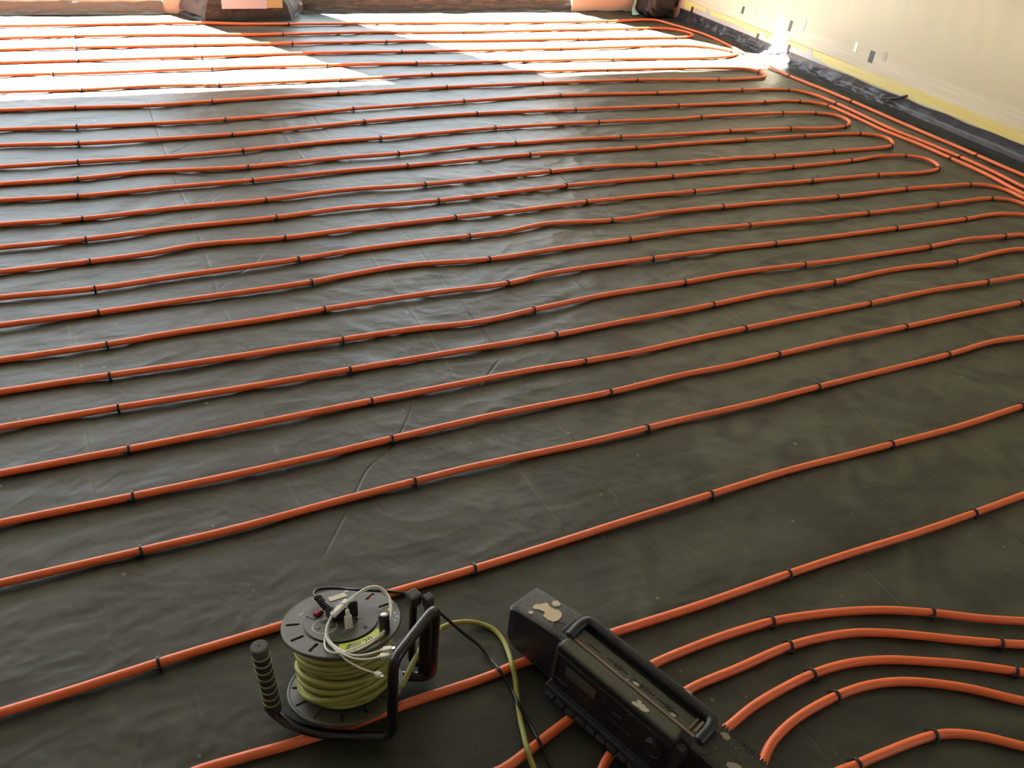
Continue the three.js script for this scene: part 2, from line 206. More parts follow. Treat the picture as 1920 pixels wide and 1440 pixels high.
// ------------------------------------------------------------------ orange heating pipes
// [row counted from the far wall, x and z of points along the pipe, which points carry a clip]
const PIPES = [
  [1, [-0.379,-6.391, -0.051,-6.396, 0.477,-6.414, 0.853,-6.412, 1.107,-6.370, 1.418,-6.355, 1.775,-6.347, 2.042,-6.350, 2.911,-6.320, 3.359,-6.317, 4.048,-6.323, 4.552,-6.340, 4.616,-6.206, 4.671,-6.040, 4.713,-5.879, 4.715,-5.592, 4.673,-5.279, 4.634,-4.946, 4.618,-4.688, 4.639,-4.378, 4.650,-4.090, 4.646,-3.803, 4.645,-3.526, 4.654,-3.077, 4.651,-2.916, 4.655,-2.760], [5,10,16,18,20,23]],
  [2, [-0.377,-6.099, 0.031,-6.115, 0.563,-6.113, 1.126,-6.077, 1.312,-6.079, 1.958,-6.090, 2.638,-6.056, 3.366,-6.070, 4.086,-6.072, 4.432,-6.071, 4.566,-5.992, 4.604,-5.885, 4.578,-5.827, 4.504,-5.790, 4.362,-5.774, 4.184,-5.787, 3.476,-5.797, 2.747,-5.804, 2.158,-5.833, 1.971,-5.833, 1.324,-5.842, 0.704,-5.846, 0.023,-5.846, -0.376,-5.834], [1,4,6,8,14,16,19,20,21,22]],
  [4, [-0.374,-5.566, 0.022,-5.568, 0.708,-5.580, 1.447,-5.595, 1.987,-5.571, 2.273,-5.565, 2.783,-5.554, 3.189,-5.548, 3.582,-5.543, 4.131,-5.551, 4.370,-5.523, 4.516,-5.448, 4.606,-5.347, 4.610,-5.285, 4.528,-5.233, 4.382,-5.203, 4.136,-5.198, 3.454,-5.246, 2.754,-5.271, 2.363,-5.274, 1.988,-5.295, 1.405,-5.317, 0.719,-5.325, 0.011,-5.312, -0.116,-5.318, -0.373,-5.319], [1,2,4,7,12,17,18,20,21,22,24]],
  [6, [-0.371,-5.026, 0.007,-5.009, 0.426,-5.027, 0.708,-5.004, 1.033,-5.007, 1.402,-5.012, 1.612,-5.018, 1.993,-5.032, 2.535,-5.031, 3.258,-5.002, 3.960,-4.960, 4.214,-4.924, 4.392,-4.883, 4.441,-4.810, 4.431,-4.731, 4.364,-4.680, 4.232,-4.665, 3.967,-4.674, 3.348,-4.748, 2.644,-4.770, 1.991,-4.776, 1.318,-4.753, 0.625,-4.714, 0.309,-4.692, -0.039,-4.714, -0.369,-4.726], [1,3,5,7,9,13,17,18,19,20,21,22,24]],
  [8, [-0.368,-4.447, -0.049,-4.426, 0.282,-4.414, 0.635,-4.416, 1.253,-4.464, 1.322,-4.475, 1.988,-4.503, 2.640,-4.517, 3.319,-4.466, 3.978,-4.435, 4.239,-4.416, 4.352,-4.388, 4.429,-4.335, 4.477,-4.239, 4.491,-4.070, 4.484,-3.862, 4.470,-3.553, 4.497,-3.324, 4.511,-3.077, 4.508,-2.857, 4.482,-2.630], [1,3,5,6,7,8,9,11,14,18]],
  [9, [-0.366,-4.235, -0.050,-4.200, 0.257,-4.190, 0.631,-4.194, 1.190,-4.248, 1.316,-4.263, 1.980,-4.283, 2.597,-4.252, 3.309,-4.213, 3.965,-4.180, 4.152,-4.179, 4.245,-4.153, 4.348,-4.098, 4.388,-4.036, 4.399,-3.777, 4.390,-3.573, 4.424,-3.320, 4.430,-3.076, 4.427,-2.827, 4.386,-2.557], [1,3,5,6,7,8,9,11,13,17]],
  [10, [-0.365,-3.976, -0.065,-3.968, 0.344,-3.955, 0.638,-3.971, 1.121,-4.008, 1.327,-4.007, 1.981,-4.041, 2.618,-4.025, 3.183,-3.988, 3.324,-3.993, 3.929,-3.961, 4.168,-3.926, 4.268,-3.878, 4.302,-3.799, 4.269,-3.723, 4.170,-3.671, 4.012,-3.666, 3.772,-3.705, 3.340,-3.738, 3.015,-3.749, 2.616,-3.777, 2.249,-3.797, 1.987,-3.799, 1.811,-3.814, 1.343,-3.784, 1.056,-3.786, 0.619,-3.763, 0.321,-3.786, 0.178,-3.798, -0.073,-3.778, -0.364,-3.786], [1,3,5,6,7,9,10,11,15,17,18,20,22,24,26,29]],
  [12, [-0.363,-3.616, -0.087,-3.593, 0.296,-3.605, 0.610,-3.606, 1.010,-3.625, 1.332,-3.623, 1.987,-3.636, 2.611,-3.611, 2.916,-3.608, 3.340,-3.594, 3.765,-3.576, 4.170,-3.536, 4.269,-3.490, 4.298,-3.428, 4.268,-3.369, 4.213,-3.326, 4.065,-3.311, 3.756,-3.322, 3.332,-3.334, 3.086,-3.354, 2.744,-3.364, 2.580,-3.372, 2.315,-3.407, 1.982,-3.405, 1.328,-3.392, 0.948,-3.412, 0.616,-3.386, 0.266,-3.388, -0.082,-3.372, -0.361,-3.389], [1,3,5,6,7,9,10,11,15,17,18,21,23,24,26,28]],
  [14, [-0.360,-3.192, -0.084,-3.186, 0.241,-3.205, 0.617,-3.206, 0.894,-3.226, 1.324,-3.209, 1.977,-3.227, 2.571,-3.211, 2.965,-3.199, 3.324,-3.178, 3.751,-3.178, 3.991,-3.198, 4.164,-3.170, 4.253,-3.105, 4.255,-3.034, 4.198,-2.965, 4.050,-2.942, 3.743,-2.971, 3.296,-2.990, 2.882,-3.008, 2.571,-3.019, 2.265,-3.030, 1.975,-3.034, 1.647,-3.025, 1.327,-3.026, 0.835,-3.023, 0.611,-3.016, 0.283,-3.037, 0.123,-3.013, -0.076,-3.003, -0.359,-3.002], [1,3,5,6,7,9,10,12,15,17,18,20,22,24,26,29]],
  [16, [-0.358,-2.818, -0.079,-2.799, 0.188,-2.813, 0.618,-2.828, 0.783,-2.842, 1.071,-2.849, 1.315,-2.844, 1.476,-2.843, 1.681,-2.871, 1.989,-2.831, 2.317,-2.842, 2.595,-2.828, 2.921,-2.812, 3.275,-2.786, 3.744,-2.776, 3.968,-2.760, 4.180,-2.737, 4.275,-2.704, 4.329,-2.636, 4.328,-2.514], [1,3,6,9,11,13,14,16]],
  [17, [-0.357,-2.638, -0.076,-2.634, 0.164,-2.638, 0.615,-2.645, 0.729,-2.658, 0.980,-2.674, 1.308,-2.637, 1.630,-2.645, 1.966,-2.644, 2.241,-2.649, 2.587,-2.624, 2.935,-2.603, 3.276,-2.584, 3.740,-2.573, 3.969,-2.572, 4.136,-2.560, 4.230,-2.513, 4.252,-2.455], [1,3,6,8,10,12,13,15]],
  [18, [-0.356,-2.434, -0.070,-2.433, 0.137,-2.442, 0.415,-2.442, 0.611,-2.448, 0.783,-2.450, 0.995,-2.450, 1.300,-2.439, 1.470,-2.464, 1.702,-2.467, 1.959,-2.462, 2.240,-2.454, 2.577,-2.436, 2.897,-2.422, 3.283,-2.412, 3.739,-2.399, 3.904,-2.405, 4.025,-2.391, 4.115,-2.352], [1,4,7,10,12,14,15]],
  [19, [-0.355,-2.268, -0.076,-2.261, 0.261,-2.250, 0.613,-2.247, 0.844,-2.240, 1.101,-2.218, 1.302,-2.236, 1.625,-2.256, 1.968,-2.251, 2.228,-2.258, 2.570,-2.238, 2.834,-2.225, 3.027,-2.219, 3.283,-2.214, 3.542,-2.223, 3.769,-2.197, 3.888,-2.181], [1,3,6,8,10,13,15]],
  [20, [-0.354,-2.099, -0.064,-2.094, 0.245,-2.082, 0.589,-2.076, 0.909,-2.070, 1.300,-2.062, 1.556,-2.067, 1.832,-2.068, 1.977,-2.073, 2.265,-2.083, 2.582,-2.078, 2.945,-2.089, 3.282,-2.065, 3.739,-2.068], [1,3,5,8,10,12]],
  [21, [-0.352,-1.906, -0.058,-1.902, 0.211,-1.901, 0.510,-1.902, 0.599,-1.902, 0.899,-1.900, 1.113,-1.899, 1.313,-1.889, 1.506,-1.883, 1.706,-1.889, 1.983,-1.894, 2.296,-1.896, 2.599,-1.896, 2.946,-1.899, 3.257,-1.883, 3.486,-1.876], [1,4,7,10,12,14]],
  [22, [-0.351,-1.722, -0.064,-1.715, 0.176,-1.712, 0.456,-1.714, 0.597,-1.718, 0.881,-1.723, 1.095,-1.718, 1.304,-1.712, 1.587,-1.719, 1.763,-1.713, 1.985,-1.716, 2.288,-1.720, 2.597,-1.716, 2.934,-1.715, 3.241,-1.709], [1,4,7,10,12,14]],
  [23, [-0.350,-1.528, -0.070,-1.523, 0.131,-1.520, 0.402,-1.529, 0.600,-1.533, 0.744,-1.535, 0.901,-1.529, 1.113,-1.520, 1.317,-1.519, 1.446,-1.519, 1.708,-1.514, 1.988,-1.517, 2.264,-1.517, 2.602,-1.519, 2.857,-1.530, 3.007,-1.514], [1,4,8,11,13]],
  [24, [-0.348,-1.192, -0.231,-1.194, -0.069,-1.199, 0.146,-1.201, 0.307,-1.202, 0.430,-1.202, 0.622,-1.201, 0.792,-1.203, 1.050,-1.210, 1.231,-1.213, 1.325,-1.215, 1.604,-1.219, 1.820,-1.211, 1.992,-1.205, 2.282,-1.197, 2.583,-1.204], [2,6,10,13,15]],
  [25, [-0.071,-0.936, 0.044,-0.934, 0.125,-0.927, 0.239,-0.923, 0.362,-0.925, 0.541,-0.922, 0.592,-0.926, 0.834,-0.921, 1.084,-0.913, 1.337,-0.912, 1.539,-0.908, 1.765,-0.899, 1.983,-0.897, 2.191,-0.898], [9,12]],
  [26, [0.433,-0.719, 0.488,-0.730, 0.627,-0.767, 0.749,-0.796, 0.876,-0.818, 0.985,-0.822, 1.077,-0.821, 1.201,-0.812, 1.302,-0.792, 1.396,-0.767, 1.487,-0.735, 1.581,-0.690, 1.687,-0.630, 1.779,-0.586], [7,11]],
  [27, [0.655,-0.658, 0.753,-0.699, 0.903,-0.736, 1.041,-0.740, 1.192,-0.743, 1.302,-0.729, 1.372,-0.711, 1.438,-0.683, 1.513,-0.644, 1.582,-0.606, 1.664,-0.564, 1.718,-0.539], [4,10]],
  [28, [0.757,-0.592, 0.836,-0.616, 0.927,-0.633, 1.022,-0.654, 1.188,-0.666, 1.289,-0.656, 1.377,-0.630, 1.439,-0.602, 1.533,-0.555, 1.633,-0.495, 1.647,-0.486], [4,9]],
  [29, [0.894,-0.510, 0.947,-0.543, 0.993,-0.571, 1.072,-0.594, 1.196,-0.604, 1.287,-0.597, 1.373,-0.572, 1.482,-0.512, 1.580,-0.436], [4]],
  [30, [1.048,-0.464, 1.125,-0.469, 1.206,-0.466, 1.324,-0.455, 1.369,-0.441, 1.420,-0.413, 1.484,-0.363], [1,3]],
];
const orange = (() => {
  const map = dataTex(256, 64, (i, j) => { const k = 1 + 0.06 * n2(i * 0.05, j * 0.3) + 0.05 * n2(i * 0.6, j * 0.6); return [toS(0.82 * k), toS(0.158 * k), toS(0.042 * k)]; }, true);
  map.wrapS = map.wrapT = THREE.RepeatWrapping;
  return new THREE.MeshPhysicalMaterial({ map, roughness: 0.42, clearcoat: 0.15, clearcoatRoughness: 0.35 });
})();
const clipBlack = std([0.012, 0.012, 0.012], 0.45);
const PR = 0.0097, PY = 0.0105;
const clipGeo = (() => {
  const s = new THREE.Shape(), ro = 0.0136, ri = 0.0099;
  s.moveTo(ro, -0.0125); s.lineTo(ro, 0); s.absarc(0, 0, ro, 0, Math.PI, false); s.lineTo(-ro, -0.0125); s.lineTo(-ri, -0.0125); s.lineTo(-ri, 0); s.absarc(0, 0, ri, Math.PI, 0, true); s.lineTo(ri, -0.0125); s.closePath();
  const arch = new THREE.ExtrudeGeometry(s, { depth: 0.0042, bevelEnabled: true, bevelThickness: 0.0008, bevelSize: 0.0006, bevelSegments: 1, curveSegments: 7 }).translate(0, 0, -0.0021);
  const foot = new RoundedBoxGeometry(0.008, 0.006, 0.007, 1, 0.001).translate(0.0165, -0.0085, 0), tab = new RoundedBoxGeometry(0.005, 0.0045, 0.014, 1, 0.001).translate(-0.0135, 0.0015, -0.007);
  const g = mergeGeometries([arch, foot, tab].map((q) => (q.index ? q.toNonIndexed() : q))); g.userData.shared = true; return g;
})();
const PIPE_LABEL = {
  1: 'orange pipe nearest the far wall, turning to run closest along the beige wall', 2: 'orange pipe doubling back in the U-turn closest to the far wall, in the sunlight',
  4: 'orange pipe doubling back in the second U-turn from the far wall, wholly in sunlight', 6: 'orange pipe doubling back in the third U-turn, where the sunlight ends',
  8: 'orange pipe row that becomes the middle one of three pipes beside the beige wall', 9: 'orange pipe row that becomes the inner one of three pipes beside the beige wall',
  10: 'orange pipe doubling back in the fourth U-turn from the far wall', 12: 'orange pipe doubling back in the fifth U-turn from the far wall', 14: 'orange pipe doubling back in the sixth U-turn, closest to the viewer',
  16: 'straight orange pipe next below the sixth U-turn, bending away at its end', 17: 'straight orange pipe second below the sixth U-turn, bending away at its end',
  18: 'straight orange pipe third below the sixth U-turn, flattening at its end', 19: 'straight orange pipe, fourth row below the sixth U-turn', 20: 'straight orange pipe, fifth row below the sixth U-turn',
  21: 'straight orange pipe, fifth row above the cable reel', 22: 'straight orange pipe, fourth row above the cable reel', 23: 'straight orange pipe with the wide gap below it, third above the reel base',
  24: 'straight orange pipe passing just behind the top of the cable reel', 25: 'orange pipe passing under the front of the cable reel and behind the radio',
  26: 'outermost of the curved orange pipes emerging past the radio handle', 27: 'second curved orange pipe in from the outermost, meeting the radio handle corner', 28: 'third curved orange pipe, meeting the toothed edge of the radio',
  29: 'fourth curved orange pipe, bending tightest past the radio end', 30: 'innermost short curved orange pipe, alone near the bottom corner',
};
for (const [row, flat, clips] of PIPES) {
  const pts = []; for (let i = 0; i < flat.length; i += 2) pts.push(V(flat[i], PY, flat[i + 1]));
  const marks = clips.map((i) => pts[i].clone());
  const all = pts.slice(), isU = [2, 4, 6, 10, 12, 14].includes(row);
  if (row <= 25) { // on past the frame to the side wall's end of the room
    const a = all[0], ext = (p, s) => [V(p.x - 2.5 * s, PY, p.z), V(p.x - 1.6 * s, PY, p.z + 0.01), V(p.x - 0.7 * s, PY, p.z - 0.006)];
    if (row === 25) all.unshift(V(-2.9, PY, -0.83), V(-1.6, PY, -0.84), V(-0.5, PY, -0.83)); else all.unshift(...ext(a, 1));
    if (isU) all.push(...ext(all[all.length - 1], 1).reverse());
  } else { const a = all[0], to = { 26: [0.1, -0.2], 27: [0.28, -0.1], 28: [0.42, 0.02], 29: [0.56, 0.1], 30: [0.70, 0.2] }[row]; all.unshift(V((a.x + to[0]) / 2, PY, (a.z + to[1]) / 2)); all.unshift(V(to[0], PY, to[1]), V(to[0] - 0.12, PY, to[1] + 0.6), V(to[0] - 0.15, PY, to[1] + 2.3)); all.splice(0, 4, all[2], all[1], all[0], all[3]); }
  const e = all[all.length - 1], f = all[all.length - 2];
  if ([1, 8, 9, 16, 17].includes(row)) { const x = { 1: 4.66, 8: 4.5, 9: 4.42, 16: 4.34, 17: 4.24 }[row]; all.push(V((x + e.x) / 2, PY, e.z + 0.3), V(x, PY, e.z + 0.9), V(x, PY, 2.45)); }
  else if (row >= 18 && row <= 25) { const x = 4.16 - 0.09 * (row - 18); all.push(V(Math.min(e.x + (x - e.x) * 0.5, x - 0.15), PY, e.z + (e.z - f.z) * 0.5), V(x - 0.06, PY, e.z + 0.12), V(x, PY, e.z + 0.4), V(x, PY, 2.45)); if (e.x > x - 0.3) all.splice(all.length - 4, 1); }
  else if (row >= 26) { const d = e.clone().sub(f).normalize(); const x = 3.3 - 0.1 * (row - 26); all.push(V(e.x + d.x * 0.25, PY, e.z + d.z * 0.22), V((e.x + x) / 2 + 0.2, PY, e.z + d.z * 0.3 + 0.02), V(x - 0.1, PY, e.z + 0.1), V(x, PY, e.z + 0.4), V(x, PY, 2.45)); }
  const curve = spline(all), L = curve.getLength(), n = Math.round(L / 0.02);
  tag(obj('heating_pipe', tube(all, PR, 0.02, 12, curve), orange), PIPE_LABEL[row], 'pipe', 'orange heating pipes');
  const samples = curve.getSpacedPoints(n * 3);
  const apex = isU ? flat.reduce((b, v, i) => (i % 2 === 0 && v > flat[b] ? i : b), 0) / 2 : 1e9;
  const count = {};
  const rows = marks.map((p, k) => {
    if (row > 25) return 'c';
    if (isU) return clips[k] > apex ? row + 1 : row;
    return [1, 8, 9].includes(row) && p.x > 4.44 && p.z > (row === 1 ? -6 : row === 8 ? -4.35 : -4.2) ? 'w' : row;
  });
  rows.forEach((r, k) => { (count[r] = count[r] || []).push(k); });
  marks.forEach((p, k) => {
    let bi = 0, bd = 1e9; for (let i = 0; i < samples.length; i++) { const d = samples[i].distanceToSquared(p); if (d < bd) { bd = d; bi = i; } }
    const q = samples[bi], d = samples[Math.min(bi + 1, samples.length - 1)].clone().sub(samples[Math.max(bi - 1, 0)]);
    const m = new THREE.Mesh(clipGeo, clipBlack); m.name = numbered('pipe_clip'); m.castShadow = m.receiveShadow = true;
    m.position.copy(q); m.rotation.y = Math.atan2(d.x, d.z) + 0.12 * (rnd() - 0.5); if (d.x < 0) m.rotation.y += Math.PI;
    const r = rows[k], order = count[r].slice().sort((a, b) => marks[a].x - marks[b].x);
    const along = r === 'w' ? count[r].slice().sort((a, b) => marks[a].z - marks[b].z) : order, o = ORD[along.indexOf(k) + 1];
    const where = r === 'w' ? `${o} from the far end of the ${{ 1: 'outer', 8: 'middle', 9: 'inner' }[row]} pipe beside the beige wall`
      : r === 'c' ? `${o} from the radio on the ${{ 26: 'outermost', 27: 'second', 28: 'third', 29: 'fourth', 30: 'innermost' }[row]} of five curved pipes`
      : `${o} from the left on the ${ORD[r]} pipe row from the far wall`;
    tag(m, 'black clip, ' + where, 'pipe clip', 'black clips holding the orange pipes');
    scene.add(m);
  });
}

// ------------------------------------------------------------------ far end: pillar, sills, film turned up, corner bundle
const timberGlare = new THREE.MeshStandardMaterial({ map: dataTex(512, 64, (i, j) => { const k = 1 + 0.2 * n2(i * 0.012, j * 0.2), w = sstep(0.0, 0.5, n2(i * 0.016 + 8, 5)); return [toS((0.44 + 0.20 * w) * k), toS((0.44 + 0.08 * w) * k), toS((0.34 + 0.05 * w) * k)]; }, true), roughness: 0.75 });  // sill timber with veiling glare painted into its lighter tones
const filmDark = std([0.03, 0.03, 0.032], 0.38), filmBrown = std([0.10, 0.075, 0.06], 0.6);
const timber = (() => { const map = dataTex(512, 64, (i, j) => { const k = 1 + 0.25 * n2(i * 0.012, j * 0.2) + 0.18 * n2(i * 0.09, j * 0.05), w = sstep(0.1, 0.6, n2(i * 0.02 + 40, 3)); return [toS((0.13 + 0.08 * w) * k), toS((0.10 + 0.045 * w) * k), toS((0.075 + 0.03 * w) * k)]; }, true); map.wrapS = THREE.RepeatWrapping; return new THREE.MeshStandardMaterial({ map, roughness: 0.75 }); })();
for (const [x0, x1, a] of [[-3.2, 0.63, 'left of'], [1.62, 4.47, 'beyond']]) {
  const t = base('sill_board', (x0 + x1) / 2, 0.055, -6.86);
  const m = Math.max(2, Math.round((x1 - x0) / 1.15));
  for (let i = 0; i < m; i++) obj('plank', new RoundedBoxGeometry((x1 - x0) / m - 0.004, 0.04, 0.19, 2, 0.004).translate(x0 + (i + 0.5) * (x1 - x0) / m, 0.0755, -6.855 + 0.004 * (i % 2)), x0 < 0 ? timberGlare : timber, t);
  tag(t, x0 < 0 ? 'timber sill lightened by painted glare in the far opening before the wrapped pillar' : 'brown timber sill in the far opening between wrapped pillar and turquoise strip', 'sill', null);
  const sk = grid(260, 8, (u, v) => { const x = x0 + (x1 - x0) * u, w = 0.012 * n2(x * 5, v * 1.5) + 0.006 * n2(x * 14, v * 3); return [x, 0.001 + 0.078 * v + (v > 0.9 ? 0.008 * n2(x * 4, 9) : 0), -6.715 - 0.03 * v ** 0.5 + w * (1 - 0.5 * v) * Math.min(1, 3 * v + 0.25)]; });
  tag(obj('film_upstand', sk, std(x0 < 0 ? [0.10, 0.105, 0.10] : [0.032, 0.032, 0.034], 0.5, { side: THREE.DoubleSide })), x0 < 0 ? 'black film greyed by painted glare, turned up against the sill before the wrapped pillar' : 'black film turned up against the sill past the wrapped pillar', 'plastic film', 'black film turned up at the far sills');  // the left film has glare painted into its lighter grey
}
{ // pillar between the openings, its foot wrapped in black film
  const P = base('wrapped_pillar', 1.17, 0, -6.6);
  const post = new THREE.Shape([[0.90, 6.73], [0.95, 6.53], [1.42, 6.53], [1.56, 6.73]].map(([x, y]) => new THREE.Vector2(x, y)));
  obj('pillar_core', new THREE.ExtrudeGeometry(post, { depth: 2.5, bevelEnabled: false }).rotateX(-Math.PI / 2).translate(0, 0.0, 0), std([0.62, 0.52, 0.44], 0.85), P);
  const wrap = (name, y0, y1, off, mat, ph, u0 = 0, u1 = 1) => obj(name, grid(150, 10, (uu, v) => {
    const u = u0 + (u1 - u0) * uu;
    const c = [[0.735, -6.735], [0.875, -6.47], [1.47, -6.52], [1.6, -6.735]], L = [0.30, 0.6, 0.25], T = 1.15; let s = u * T, k = 0; while (k < 2 && s > L[k]) { s -= L[k]; k++; }
    const f = Math.min(1, s / L[k]), x = c[k][0] + (c[k + 1][0] - c[k][0]) * f, z = c[k][1] + (c[k + 1][1] - c[k][1]) * f;
    const w = 0.018 * n2(u * 9 + ph, v * 1.2) + 0.008 * n2(u * 26, v * 2.5 + ph), top = 0.015 * n2(u * 7, ph + 2);
    const dx = x - 1.18, dz = z + 6.75, dl = Math.hypot(dx, dz), pull = 1 - 0.16 * v * v;
    return [1.18 + dx * pull + dx / dl * (w * v + off), y0 + (y1 - y0 + top) * v, -6.75 + dz * pull + dz / dl * (w * v + off)];
  }), mat, P);
  wrap('black_film', 0.002, 0.155, 0.006, std([0.026, 0.026, 0.025], 0.65, { side: THREE.DoubleSide }), 3, 0.22, 0.86);
  wrap('film_foot', 0.002, 0.03, 0.008, std([0.03, 0.03, 0.03], 0.6, { side: THREE.DoubleSide }), 5);
  wrap('brown_film', 0.03, 0.17, -0.004, std([0.066, 0.057, 0.052], 0.75, { side: THREE.DoubleSide }), 3);
  obj('pale_tape', box(0.99, 1.30, 0.088, 0.2, -6.475, -6.47), std([0.50, 0.55, 0.62], 0.7), P);
  obj('yellow_tape', box(1.302, 1.41, 0.092, 0.2, -6.478, -6.473), std([0.45, 0.42, 0.20], 0.7), P);
  tag(P, 'squat pillar between the far openings, its foot wrapped in brown and black film', 'pillar');
}
tag(obj('packing_strip', new RoundedBoxGeometry(0.26, 0.012, 0.05, 2, 0.003).translate(2.78, 0.1025, -6.80), std([0.75, 0.55, 0.33], 0.7)), 'short pale wood strip lying on the far sill', 'wood strip');
{ // bundle in the far corner
  const g = new THREE.SphereGeometry(1, 48, 32), p = g.attributes.position;
  for (let i = 0; i < p.count; i++) {
    let x = p.getX(i), y = p.getY(i), z = p.getZ(i); const q = (v, e) => Math.sign(v) * Math.pow(Math.abs(v), e); x = q(x, 0.4); y = q(y, 0.45); z = q(z, 0.4);
    const w = 1 + 0.1 * n2(x * 2 + y * 3, z * 3 + y) + 0.05 * n2(x * 7, y * 6 + z * 5);
    p.setXYZ(i, 4.675 + x * 0.135 * w, Math.max(0.001, 0.15 + y * 0.15 * w), -6.57 + z * 0.145 * w);
  }
  g.computeVertexNormals();
  tag(obj('wrapped_bundle', g, std([0.022, 0.021, 0.02], 0.45)), 'dark bundle wrapped in black film in the corner where far and beige walls meet', 'bundle');
}
tag(obj('plastic_strip', grid(6, 40, (u, v) => { const y = 0.42 * v, c = Math.max(0, 1 - y / 0.05); return [4.505 + (u - 0.5) * (0.036 + 0.05 * c * c) + 0.008 * Math.sin(v * 9), 0.004 + y, -6.64 + 0.07 * c * c + 0.01 * Math.sin(u * 5 + v * 6)]; }), std([0.45, 0.78, 0.76], 0.35, { side: THREE.DoubleSide })), 'pale turquoise plastic strip hanging to the floor beside the dark corner bundle', 'plastic strip');

// ------------------------------------------------------------------ foot of the beige wall
{
  const Z0 = -6.41, Z1 = 2.5, sk = grid(22, 700, (u, v) => {
    const z = Z0 + (Z1 - Z0) * v, prof = [[4.745, 0.0015], [4.79, 0.007], [4.822, 0.020], [4.838, 0.045], [4.840, 0.098]], s = u * 4, k = Math.min(3, Math.floor(s)), f = s - k;
    const near = sstep(-3.6, -4.4, z), w = (0.3 + 0.9 * near) * (0.011 * n2(z * 4.5, u * 1.5) + 0.008 * Math.max(0, 1 - 2.2 * Math.abs(n2(z * 5.5 + 9, u * 0.8 + 4))) + 0.004 * n2(z * 17, u * 3)) * Math.sin(Math.PI * Math.min(1, u * 0.9 + 0.1));
    return [Math.min(4.841, prof[k][0] + (prof[k + 1][0] - prof[k][0]) * f - Math.abs(w) * 1.1 + 0.002), Math.max(0.0012, prof[k][1] + (prof[k + 1][1] - prof[k][1]) * f + (u > 0.9 ? 0.006 * n2(z * 2.2, 5) : 0) + 0.3 * w * (1 - u)), z];
  });
  tag(obj('film_upstand', sk, std([0.024, 0.025, 0.028], 0.36, { side: THREE.DoubleSide })), 'wrinkled black film folded up along the foot of the beige wall', 'plastic film');
  tag(obj('edging_strip', [box(4.8415, 4.8498, 0.104, 0.167, -6.36, 2.5)], (() => {
    const map = dataTex(1024, 32, (i, j) => { const z = i / 1024 * 9.1, k = 1 + 0.06 * n2(z * 3, j * 0.3) + 0.05 * n2(z * 1.3, j * 0.9 + 7), w = sstep(1.5, 4.5, z), p = sstep(0.25, 0.6, n2(z * 1.1, j * 0.12 + 3)); return [toS((0.66 + 0.03 * w) * k), toS((0.60 - 0.06 * w) * k), toS((0.22 + 0.1 * p - 0.07 * w) * k)]; }, true);
    return new THREE.MeshStandardMaterial({ map, roughness: 0.6 });
  })()), 'long yellow edging strip along the foot of the beige wall above the black film', 'edging strip');
  { // grey tape laid over the strip's far half
    const g = grid(200, 4, (u, v) => { const z = -6.2 + 1.78 * u; return [4.8395 - 0.001 * n2(z * 8, v), 0.098 + (0.034 + 0.012 * n2(z * 1.6, 2) + (Math.abs(z + 6.02) < 0.03 || Math.abs(z + 5.32) < 0.02 || Math.abs(z + 4.78) < 0.025 ? 0.03 : 0)) * v * Math.min(1, (1 - u) * 5), z]; });
    tag(obj('grey_tape', g, std([0.45, 0.45, 0.45], 0.55, { side: THREE.DoubleSide })), 'ragged grey tape over the far half of the yellow edging strip', 'tape');
  }
  // scraps of tape: [z, y, width, height, tilt, tone, label]
  const dark = std([0.05, 0.05, 0.05], 0.5), grey = std([0.42, 0.41, 0.40], 0.5), pale = std([0.85, 0.82, 0.74], 0.6), drab = std([0.44, 0.39, 0.32], 0.6);
  const scrap = (z, y, w, h, tilt, m, label) => tag(obj('tape_scrap', new RoundedBoxGeometry(0.003, h, w, 1, 0.001).rotateX(tilt).translate(4.8492, y, z), m), label, 'tape scrap', 'tape scraps on the beige wall');
  scrap(-5.61, 0.25, 0.028, 0.055, 0.1, dark, 'small dark tape scrap farthest along the beige wall'); scrap(-5.46, 0.287, 0.034, 0.075, 0.1, grey, 'grey tape scrap beside the farthest dark scrap on the wall');
  scrap(-5.05, 0.262, 0.03, 0.075, 0.05, dark, 'small dark tape scrap in the middle of the wall, near the sun streak'); scrap(-4.92, 0.299, 0.038, 0.085, 0.05, grey, 'grey tape scrap just past the sun streak on the wall');
  scrap(-4.38, 0.282, 0.026, 0.06, -0.05, pale, 'small white scrap stuck on the beige wall'); scrap(-4.226, 0.258, 0.04, 0.075, 0, dark, 'largest dark tape scrap on the beige wall, nearest the viewer'); scrap(-4.12, 0.287, 0.036, 0.055, -0.05, drab, 'beige-grey tape scrap hardly darker than the wall, by the largest dark one');
  // black tags along the top of the film
  [[-6.46, 0.125, 'black tag at the top of the film nearest the corner bundle'], [-6.24, 0.110, 'black tag at the top of the film, second from the corner bundle'], [-5.36, 0.104, 'black tag at the top of the film under the grey tape'], [-5.0, 0.110, 'black tag at the top of the film below the sun streak']].forEach(([z, y, label]) =>
    tag(obj('film_tag', new RoundedBoxGeometry(0.006, 0.06, 0.026, 1, 0.002).rotateX(0.15).translate(4.838, y, z), filmDark), label, 'film tag', 'black tags holding the film up'));
  const knot = base('film_knot', 4.83, 0.09, -3.9);
  obj('tail', tube([V(4.838, 0.118, -3.835), V(4.83, 0.098, -3.87), V(4.815, 0.07, -3.93), V(4.80, 0.05, -4.0)], 0.007, 0.01, 6), filmDark, knot);
